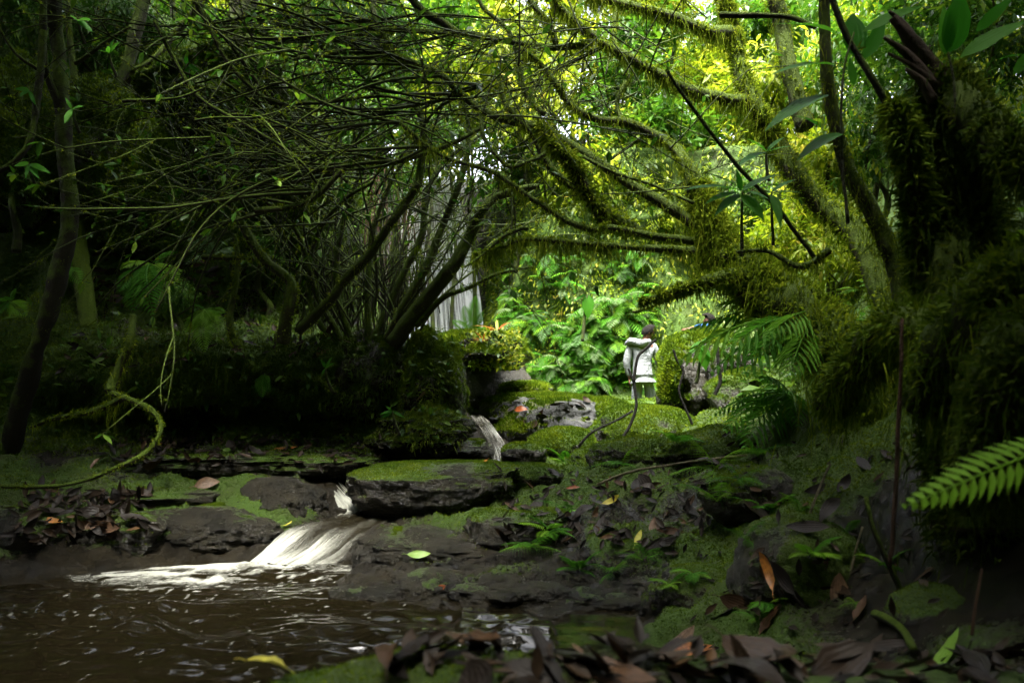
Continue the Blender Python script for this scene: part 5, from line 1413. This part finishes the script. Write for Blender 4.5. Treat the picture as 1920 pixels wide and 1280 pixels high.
leafy('broadleaf_seedling', 'seedling with a whorl of slim leaves in front of the leaning trunk', (1392, 470, 4.9), [
    ((1389, 358, 4.9), (1291, 328, 4.7), 0, UPV), ((1389, 356, 4.9), (1336, 312, 4.9), 0, UPV), ((1389, 358, 4.9), (1383, 318, 4.85), 1, (0, -1, .3)), ((1391, 358, 4.9), (1458, 312, 4.9), 0, UPV), ((1391, 360, 4.9), (1443, 358, 4.7), 0, UPV), ((1388, 362, 4.9), (1327, 360, 4.7), 0, UPV), ((1389, 364, 4.9), (1342, 385, 4.7), 0, UPV), ((1391, 364, 4.9), (1434, 405, 4.7), 1, (0, -1, .5))],
    stems=[(1392, 480, 4.9), (1390, 420, 4.9), (1390, 358, 4.9)])
leafy('broadleaf_seedling', 'seedling of four leaves growing on the bending mossy trunk', (1440, 330, 5.4), [
    ((1437, 284, 5.4), (1400, 252, 5.3), 1, UPV), ((1436, 286, 5.4), (1385, 292, 5.2), 0, UPV), ((1438, 284, 5.4), (1467, 250, 5.4), 0, UPV), ((1439, 285, 5.4), (1488, 264, 5.3), 0, UPV)], stems=[(1442, 340, 5.4), (1438, 310, 5.4), (1437, 284, 5.4)])
leafy('broadleaf_seedling', 'small seedling right of the whorled seedling', (1450, 440, 5.0), [
    ((1446, 361, 5.0), (1488, 327, 5.0), 0, UPV), ((1446, 363, 5.0), (1502, 350, 4.9), 0, UPV), ((1447, 365, 5.0), (1470, 410, 4.8), 0, UPV), ((1444, 363, 5.0), (1420, 330, 5.0), 0, UPV)], stems=[(1450, 460, 5.0), (1446, 400, 5.0), (1446, 361, 5.0)])
leafy('broadleaf_seedling', 'seedling with a broad hanging leaf before the fern wall', (1090, 600, 12.0), [
    ((1100, 545, 12.0), (1068, 522, 11.9), 2, UPV), ((1102, 552, 12.0), (1103, 596, 11.9), 2, (0, -1, .1)), ((1104, 548, 12.0), (1128, 550, 11.9), 1, UPV), ((1098, 552, 12), (1075, 562, 11.9), 1, UPV)], stems=[(1092, 640, 12.0), (1096, 590, 12.0), (1102, 548, 12.0)])
leafy('broadleaf_seedling', 'seedling with hanging leaves between the bare stems and the tree fern', (1300, 720, 7.6), [
    ((1312, 640, 7.6), (1290, 665, 7.5), 1, UPV), ((1316, 640, 7.6), (1350, 625, 7.6), 1, UPV), ((1314, 645, 7.6), (1325, 692, 7.5), 2, (0, -1, .2)), ((1312, 650, 7.6), (1335, 668, 7.5), 1, UPV)], stems=[(1305, 720, 7.6), (1312, 680, 7.6), (1313, 640, 7.6)])
# sky reflecting wide leaf far right and leafy sprigs of the dark left side
for k, (lb, px, py, d) in enumerate([('two leaved sprig beside the forked tree fork', 135, 205, 5.4), ('leaf sprig right of the forked tree', 205, 100, 5.6), ('leaf sprig hanging above the mossy bulge', 350, 122, 7.0), ('leaf sprig at the rim of the black hollow', 470, 150, 7.2), ('leaf sprig on the mossy branch above the lacy fern', 388, 315, 7.0), ('pale leaf sprig near the left edge', 55, 170, 6.0), ('leaf sprig low in the black hollow', 452, 360, 7.2), ('green leaf sprig over the dark trunk', 145, 38, 5.2), ('pale leaf sprig at the far left edge', 55, 308, 5.5), ('leaf sprig on the arching shrub', 640, 345, 6.8), ('leaf sprig at the foot of the arching shrub', 610, 690, 7.2), ('leaf sprig by the mossy mound foot', 735, 770, 7.0)]):
    rr = np.random.RandomState(900 + k)
    lv_ = []
    for j in range(rr.randint(3, 6)):
        a = rr.uniform(0, 6.3); ln = rr.uniform(18, 34) * 6 / d
        lv_.append(((px, py, d), (px + math.cos(a) * ln, py + math.sin(a) * ln * .8, d - rr.uniform(0, .1)), rr.randint(0, 3), (0, -.8, .6)))
    leafy('leaf_sprig', lb, (px, py, d), lv_, stems=[(px + 14, py + 45, d + .05), (px + 4, py + 20, d), (px, py, d)], cat='sprig')
# bromeliad with red leaves on the ledge
M['bromel'] = leaf_mat('bromeliad', [(0.0, (0.45, 0.05, 0.02)), (0.45, (0.55, 0.16, 0.03)), (1.0, (0.30, 0.38, 0.05))], trans=.4, rough=.35, per_object=True)
BRO = make_mesh('leaf', *(lambda T: (T[0], [T[1]], M['bromel'], True, {'lu': T[2], 'lv': T[3]}))(leaf_template(7, .14, .3, .35, seed=5)))
for lb, px, py, d, sz in [('red and green bromeliad on the overhanging ledge', 932, 622, 9.2, .24), ('small red bromeliad beside the upright fern', 905, 640, 9.0, .14)]:
    t_ = thing('bromeliad', lb, 'bromeliad', W(px, py, d))
    rr = np.random.RandomState(px)
    for j in range(11):
        a = rr.uniform(0, 6.3); e = rr.uniform(.15, 1.1)
        o = link('leaf', BRO, t_)
        aim(o, (0, 0, 0), (math.cos(a) * math.cos(e), math.sin(a) * math.cos(e), math.sin(e)), (0, 0, 1), sz * rr.uniform(.7, 1.2))
# cushion of small leaves on the ledge edge
r = np.random.RandomState(65)
P = np.array([W(r.uniform(880, 975), r.uniform(618, 690), r.uniform(8.85, 9.3)) for _ in range(900)])
s = scatter(LEAF3, P, r.normal(0, 1, P.shape) + np.array([0, -.3, -.2]), np.tile([0, -.4, 1.0], (900, 1)), r.uniform(.03, .07, 900), 1.4, r)
tag(link('ledge_leaves', make_mesh('ledge_leaves', s[0], [s[1]], M['leaf_bg'], True, {'rnd': s[3]['rnd']})), 'bright small leaves cushioning the edge of the overhanging ledge', 'foliage', kind='stuff')

# ------------------------------------------------------------------ fallen leaves
def fallen_mesh(name, wd, curl, twist, seed, mat):
    T = leaf_template(8, wd, .18, .0, wave=.12, seed=seed, shape=.9)
    V = T[0].copy()
    v = V[:, 1]
    ang = curl * (v - .2)
    y = np.where(abs(curl) > 1e-3, np.sin(ang) / curl, v); z = (1 - np.cos(ang)) / curl
    V[:, 2] += z; V[:, 1] = y
    a = twist * v
    x, zz_ = V[:, 0].copy(), V[:, 2].copy()
    V[:, 0] = x * np.cos(a) - zz_ * np.sin(a) * .5
    V[:, 2] = zz_ + x * np.sin(a)
    V[:, 1] -= .5
    V[:, 2] -= V[:, 2].min() - .01
    stem_c = np.array([(0, -.5 - .0, .0), (0, -.62, .03), (.02, -.72, .02)]) + np.array([0, V[0, 1] + .5, V[1, 2]])
    sv, sq, st = tube(spline(stem_c, 6), np.full(6, .008), 4, 0)
    V2, q, t, _ = merge([(V, T[1], np.zeros((0, 3), int), {}), (sv, sq, st, {})])
    return make_mesh(name, V2, [q, t], mat, True, {'lu': np.r_[T[2], np.zeros(len(sv))], 'lv': np.r_[T[3], np.zeros(len(sv))]})
FALL = [fallen_mesh('fallen_leaf', w_, c_, t_, 400 + i, M['litter']) for i, (w_, c_, t_) in enumerate([(.34, .4, .3), (.46, .9, -.4), (.26, -.5, .2), (.40, .2, .6), (.52, 1.5, .2), (.30, -1.0, -.5), (.38, .6, .9)])]
SPEC = {m_: [fallen_mesh('fallen_leaf', .36, c_, t_, 430 + i, M[m_]) for i, (c_, t_) in enumerate([(.8, .3), (-.7, .5), (1.5, -.3)])] for m_ in ('leaf_tan', 'leaf_orange', 'leaf_red', 'leaf_yellow', 'leaf_lime')}
r = np.random.RandomState(71)
def lay(mesh, p, n, L, az, label, group=None, lift=.006, tip=0.0):
    t_ = link('fallen_leaf', mesh, None, p + n * lift)
    tag(t_, label, 'leaf', group)
    d = np.array([math.cos(az), math.sin(az), tip])
    d = d - n * np.dot(d, n) * (1 - abs(tip))
    Mx = basis(d[None], (n + r.normal(0, .25, 3))[None])[0]
    t_.rotation_euler = Matrix(Mx.tolist()).to_euler()
    t_.scale = (L * r.uniform(.6, 1.3), L, L * r.uniform(.4, 1.1))
    return t_
zones = [
    (34, (945, 1300), (885, 1035), (.13, .24), 'wet dark brown fallen leaf in the litter on the right stream bank', 'dark leaves on the right stream bank'),
    (40, (250, 700), (822, 862), (.12, .22), 'dark fallen leaf in the drift along the left ledge', 'dark leaves along the left ledge'),
    (24, (60, 270), (925, 1000), (.14, .24), 'dark fallen leaf beside the fallen branch at the left shore', 'dark leaves at the left shore'),
    (34, (150, 420), (480, 570), (.13, .22), 'dim fallen leaf on the fern shelf of the left bank', 'leaves on the fern shelf'),
    (34, (740, 1900), (1220, 1285), (.12, .22), 'blurred dark fallen leaf on the near bank', 'leaves on the near bank'),
    (20, (1290, 1720), (840, 1150), (.13, .22), 'dark fallen leaf caught on the mossy right slope', 'leaves on the right slope'),
    (12, (965, 1110), (750, 800), (.12, .18), 'brown fallen leaf lying on the flat grey boulder', 'leaves on the flat boulder')]
for n_, xr, yr, lr, lb, gp in zones:
    c = 0
    while c < n_:
        px, py = r.uniform(*xr), r.uniform(*yr)
        p, n = hit(px, py)
        c += 1
        if p is None: continue
        if p[2] < .02: continue
        lay(FALL[r.randint(7)], p, n, r.uniform(*lr), r.uniform(0, 6.3), lb, gp, .006, 0 if 'near' in gp else r.choice([0, 0, .05, .25]))
for m_, px, py, L, az, lb, tip in [
        ('leaf_orange', 1445, 1058, .21, 1.4, 'bright orange leaf standing on the mossy right slope', .9),
        ('leaf_tan', 1568, 1100, .24, 1.4, 'wide ribbed brown leaf hanging on the right rock face', .9),
        ('leaf_orange', 1320, 1222, .30, .3, 'long yellow brown leaf on the near bank', .1),
        ('leaf_lime', 795, 1043, .16, .1, 'fresh pale green leaf on the wet ledge', 0),
        ('leaf_red', 832, 1106, .18, .2, 'orange red leaf curled at the pool edge', .1),
        ('leaf_yellow', 545, 985, .10, .6, 'small yellow leaf stuck above the white cascade', .2),
        ('leaf_orange', 302, 835, .11, .5, 'orange leaf beside the curled end of the fallen branch', .1),
        ('leaf_orange', 528, 845, .13, .2, 'orange leaf in the drift on the left ledge', .3),
        ('leaf_orange', 555, 842, .12, -.4, 'second orange leaf at the end of the left drift', .3),
        ('leaf_orange', 918, 868, .17, -1.0, 'tan orange leaf lying across the gap of the slabs', .3),
        ('leaf_orange', 108, 980, .15, -.2, 'orange leaf among dark leaves at the left shore', 0),
        ('leaf_tan', 1112, 965, .17, 1.5, 'tan leaf hanging on the mossy knob of the right bank', .7),
        ('leaf_tan', 1228, 985, .16, 1.3, 'pale brown leaf pointing up in the right litter', .7),
        ('leaf_yellow', 1200, 1005, .13, 1.0, 'yellow green leaf in the right litter', .5),
        ('leaf_yellow', 1155, 942, .15, .1, 'olive yellow leaf above the ferny shelf', .2),
        ('leaf_red', 1080, 915, .13, .3, 'reddish leaf near the end of the short slab', .1),
        ('leaf_red', 985, 768, .16, .2, 'red brown leaf on the flat grey boulder', .1),
        ('leaf_tan', 400, 905, .20, .0, 'brown leaf with raised tip on the left ledge', .4),
        ('leaf_tan', 215, 990, .30, -.25, 'long grey brown leaf draped on the dark block', 0),
        ('leaf_tan', 195, 865, .20, 1.3, 'pale brown leaf standing behind the fallen branch', .8),
        ('leaf_lime', 432, 847, .10, .1, 'small bright green leaf on the left drift', 0),
        ('leaf_lime', 1800, 1212, .20, .05, 'big lime green leaf at the lower right corner', .1),
        ('leaf_yellow', 530, 1275, .12, .1, 'blurred yellow leaf at the bottom edge', 0),
        ('leaf_tan', 790, 735, .14, 1.2, 'pale leaf stuck on the mossy mound', .8),
        ('leaf_tan', 1290, 1200, .2, .6, 'brown leaf propped beside the long yellow leaf', .4)]:
    p, n = hit(px, py)
    if p is None: continue
    if p[2] < .0: p[2] = .012
    lay(SPEC[m_][r.randint(3)], p, n if tip < .5 else norm(n + np.array([0, -.5, 0])), L, az, lb, None, .012, tip)
# unpicked litter
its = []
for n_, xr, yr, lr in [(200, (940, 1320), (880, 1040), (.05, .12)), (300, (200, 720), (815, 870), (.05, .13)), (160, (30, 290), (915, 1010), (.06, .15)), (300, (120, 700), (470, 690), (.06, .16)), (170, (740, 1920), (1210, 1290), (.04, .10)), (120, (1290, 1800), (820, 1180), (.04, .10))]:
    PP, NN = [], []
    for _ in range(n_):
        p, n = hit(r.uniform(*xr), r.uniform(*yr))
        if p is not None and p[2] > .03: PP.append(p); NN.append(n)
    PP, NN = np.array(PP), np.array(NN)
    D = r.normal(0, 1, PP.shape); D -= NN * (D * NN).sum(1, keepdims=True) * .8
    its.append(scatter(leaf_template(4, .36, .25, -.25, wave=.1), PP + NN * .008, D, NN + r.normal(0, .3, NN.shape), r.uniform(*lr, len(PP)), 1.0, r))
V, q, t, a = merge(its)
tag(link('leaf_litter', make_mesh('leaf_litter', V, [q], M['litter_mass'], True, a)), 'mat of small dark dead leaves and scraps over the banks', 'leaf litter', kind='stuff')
# ------------------------------------------------------------------ people
def cloth_mat(name, c, rough=.85, fold=.02):
    m, t, b, out = new_mat(name)
    co = objco(t)
    t.links.new(mixc(t, tex_noise(t, 9, 3, .6, co), [x * .86 for x in c], c), b.inputs['Base Color'])
    b.inputs['Roughness'].default_value = rough
    b.inputs['Specular IOR Level'].default_value = .2
    t.links.new(bump(t, tex_noise(t, 13, 3, .55, co, 1.5), fold, .9), b.inputs['Normal'])
    return m
M['skin'] = cloth_mat('skin', (.15, .072, .046), .5, .002)
M['hair'] = cloth_mat('hair', (.006, .005, .004), .9, .01)
M['hoodie'] = cloth_mat('white_cloth', (.27, .29, .31), .9, .05)
M['trousers'] = cloth_mat('grey_cloth', (.21, .235, .26), .9, .03)
M['blue'] = cloth_mat('blue_cloth', (.012, .07, .22), .7, .02)
M['royal'] = cloth_mat('royal_cloth', (.03, .05, .45), .7, .02)
M['boot'] = cloth_mat('boot', (.02, .018, .015), .6, .004)

def skin_mesh(name, nodes, edges, mat, parent, sub=2, rootv=None):
    """nodes: {key: (x, y, z, rx[, ry])}; grown with a Skin modifier and smoothed"""
    keys = list(nodes)
    me = bpy.data.meshes.new(name)
    me.from_pydata([nodes[k][:3] for k in keys], [(keys.index(a), keys.index(b)) for a, b in edges], [])
    o = link(name, me, parent)
    md = o.modifiers.new('grow', 'SKIN')
    md.use_smooth_shade = True
    md.branch_smoothing = .4
    for i, k in enumerate(keys):
        sv = me.skin_vertices[0].data[i]
        n = nodes[k]
        sv.radius = (n[3], n[4] if len(n) > 4 else n[3])
        sv.use_root = (k == rootv) if rootv else i == 0
    sb = o.modifiers.new('smooth', 'SUBSURF')
    sb.levels = sub; sb.render_levels = sub
    me.materials.append(mat)
    return o

def person(label, loc, rotz, J, top, legs, head_yaw=0.0, scale=1.0, group=None, topmat2=None):
    """J holds the joints of the pose: pelvis, spine, chest, neck, head, sh/el/wr l/r, hip/kn/an l/r"""
    root = thing('person', label, 'person', loc, group, (0, 0, rotz), scale)
    def v(k): return np.array(J[k], float)
    N, E = {}, []
    def put(k, p, r1, r2=None): N[k] = (*p, r1, r2 or r1)
    put('pelvis', v('pelvis'), .115, .085)
    put('spine', v('spine'), .105, .08)
    put('chest', v('chest'), .15, .105)
    up = norm(v('neck') - v('chest'))
    put('nb', v('neck') - up * .02, .062)
    put('neck', v('neck') + up * .04, .052)
    h = v('head')
    fw = np.array([math.sin(head_yaw), math.cos(head_yaw), 0]); sdv = np.array([fw[1], -fw[0], 0])
    hd = norm(h - v('neck'))
    put('jaw', h - hd * .055 + fw * .02, .066, .075)
    put('skull', h + hd * .02, .080, .092)
    put('crown', h + hd * .085 - fw * .005, .058, .065)
    put('nose', h - hd * .01 + fw * .108, .012)
    put('chin', h - hd * .095 + fw * .055, .028)
    for s, k in ((-1, 'el_'), (1, 'er_')): put(k, h - hd * .01 + sdv * s * .092 - fw * .012, .016, .02)
    E += [('pelvis', 'spine'), ('spine', 'chest'), ('chest', 'nb'), ('nb', 'neck'), ('neck', 'jaw'), ('jaw', 'skull'), ('skull', 'crown'), ('skull', 'nose'), ('jaw', 'chin'), ('skull', 'el_'), ('skull', 'er_')]
    for s in 'lr':
        put('sh' + s, v('sh' + s), .060); put('el' + s, v('el' + s), .042); put('wr' + s, v('wr' + s), .028, .022)
        hd_ = norm(v('wr' + s) - v('el' + s))
        sg = -1 if s == 'l' else 1
        ac = norm(np.cross(hd_, np.array([1.0, 0, 0]) * sg + .01))
        palm = v('wr' + s) + hd_ * .06
        put('pa' + s, palm, .034, .018)
        E += [('chest', 'sh' + s), ('sh' + s, 'el' + s), ('el' + s, 'wr' + s), ('wr' + s, 'pa' + s)]
        for f in range(4):
            b = palm + hd_ * .035 + ac * (f - 1.5) * .019
            L = (.062, .072, .066, .052)[f]
            cur = np.array([0, .25, 0])
            put(f'f{s}{f}a', b + hd_ * L * .5, .0085); put(f'f{s}{f}b', b + norm(hd_ + cur) * L, .0072)
            E += [('pa' + s, f'f{s}{f}a'), (f'f{s}{f}a', f'f{s}{f}b')]
        put(f't{s}a', palm - hd_ * .01 + ac * -.045, .010); put(f't{s}b', palm + hd_ * .03 + ac * -.062, .008)
        E += [('pa' + s, f't{s}a'), (f't{s}a', f't{s}b')]
        put('hi' + s, v('hi' + s), .085); put('kn' + s, v('kn' + s), .058); put('an' + s, v('an' + s), .040)
        put('to' + s, v('an' + s) + np.array([0, .15, -.06]), .035, .028)
        E += [('pelvis', 'hi' + s), ('hi' + s, 'kn' + s), ('kn' + s, 'an' + s), ('an' + s, 'to' + s)]
    skin_mesh('body', N, E, M['skin'], root)
    # jacket
    T = {}
    def puts(k, p, r1, r2=None): T[k] = (*p, r1, r2 or r1)
    puts('hem', v('pelvis') + (v('pelvis') - v('spine')) * -.15, .164, .130)
    puts('waist', v('spine'), .158, .122); puts('chest', v('chest'), .182, .135); puts('collar', v('neck') - up * .035, .095, .09)
    hd0 = norm(v('pelvis') - v('spine'))
    puts('hem2', np.array(T['hem'][:3]) + hd0 * .035, .168, .134)
    puts('hem3', np.array(T['hem'][:3]) + hd0 * .045, .164, .13)
    Ed = [('hem3', 'hem2'), ('hem2', 'hem'), ('hem', 'waist'), ('waist', 'chest'), ('chest', 'collar')]
    for s in 'lr':
        puts('sh' + s, v('sh' + s), .083); puts('el' + s, v('el' + s), .062); puts('cu' + s, v('wr' + s) - norm(v('wr' + s) - v('el' + s)) * .015, .044)
        Ed += [('chest', 'sh' + s), ('sh' + s, 'el' + s), ('el' + s, 'cu' + s)]
    skin_mesh('jacket', T, Ed, M[top], root)
    # trousers
    Q = {'w': (*(v('pelvis') + np.array([0, 0, .04])), .158, .122)}
    Q['w2'] = (*(v('pelvis') + np.array([0, 0, -.02])), .15, .118)
    Eq = [('w', 'w2')]
    for s in 'lr':
        Q['h' + s] = (*v('hi' + s), .118); Q['k' + s] = (*v('kn' + s), .080)
        Q['a' + s] = (*(v('an' + s) + np.array([0, 0, .05])), .066)
        Eq += [('w2', 'h' + s), ('h' + s, 'k' + s), ('k' + s, 'a' + s)]
    skin_mesh('trousers', Q, Eq, M[legs], root)
    for s in 'lr':
        a = v('an' + s)
        skin_mesh('boot', {'a': (*(a + np.array([0, -.01, .06])), .055), 'b': (*(a + np.array([0, -.01, -.04])), .052), 'c': (*(a + np.array([0, .16, -.065])), .046, .034)}, [('a', 'b'), ('b', 'c')], M['boot'], root)
    # hair: a ragged cap over crown and nape
    V, F = ICO[4]
    loc_ = h + hd * .035
    B3 = np.stack([sdv, fw, hd], -1)
    keep = ~((V[F].mean(1)[:, 1] > .30) & (V[F].mean(1)[:, 2] < .62)) & (V[F].mean(1)[:, 2] > -.62)
    Vh = V * np.array([.097, .112, .108]) * (1 + .05 * fbm(V * 6, 3, 3))[:, None]
    Vh = Vh @ B3.T + loc_
    link('hair', make_mesh('hair', Vh, [F[keep]], M['hair']), root)
    return root, v, up

J1 = dict(pelvis=(0, 0, .90), spine=(-.01, .02, 1.08), chest=(-.01, .04, 1.27), neck=(.03, .07, 1.42), head=(.075, .10, 1.56),
          shl=(-.185, .02, 1.375), ell=(-.25, -.01, 1.10), wrl=(-.215, .05, .87), shr=(.165, .09, 1.36), elr=(.24, .14, 1.10), wrr=(.26, .32, .96),
          hil=(-.09, 0, .86), knl=(-.10, .05, .47), anl=(-.11, -.02, .08), hir=(.09, .02, .86), knr=(.12, .12, .48), anr=(.12, .08, .08))
pw = W(1205, 720, 12.3)
p1, v1, up1 = person('person in a white hooded top and grey trousers, back turned, standing among the boulders', (pw[0], pw[1], 2.16 - 1.672), R(-14), J1, 'hoodie', 'trousers', head_yaw=R(62))
# the hood lying bunched across the shoulders
C = spline([(-.25, .0, 1.39), (-.19, -.07, 1.425), (-.06, -.085, 1.40), (.05, -.05, 1.40), (.10, .06, 1.43)], 24)
V, q, t = tube(C, np.array([.035, .052, .055, .045, .03])[np.clip((np.linspace(0, 4, 24)).astype(int), 0, 4)], 12, .22, 5, 14)
link('hood', make_mesh('hood', V, [q, t], M['hoodie']), p1)

J2 = dict(pelvis=(.16, 0, .86), spine=(.10, .0, 1.02), chest=(.0, .0, 1.18), neck=(-.08, -.01, 1.32), head=(-.13, -.01, 1.45),
          shl=(-.04, -.14, 1.25), ell=(-.22, -.17, 1.36), wrl=(-.44, -.15, 1.33), shr=(-.02, .15, 1.25), elr=(.08, .24, 1.02), wrr=(-.02, .20, .85),
          hil=(.12, -.08, .82), knl=(.05, -.10, .46), anl=(.12, -.10, .08), hir=(.14, .08, .82), knr=(.18, .10, .46), anr=(.22, .10, .08))
pw = W(1346, 613, 12.6)
p2, v2, up2 = person('person in blue half hidden behind the arching fern, one hand reaching out', (pw[0], pw[1], pw[2] - 1.36), R(0), J2, 'blue', 'royal', head_yaw=R(-90))
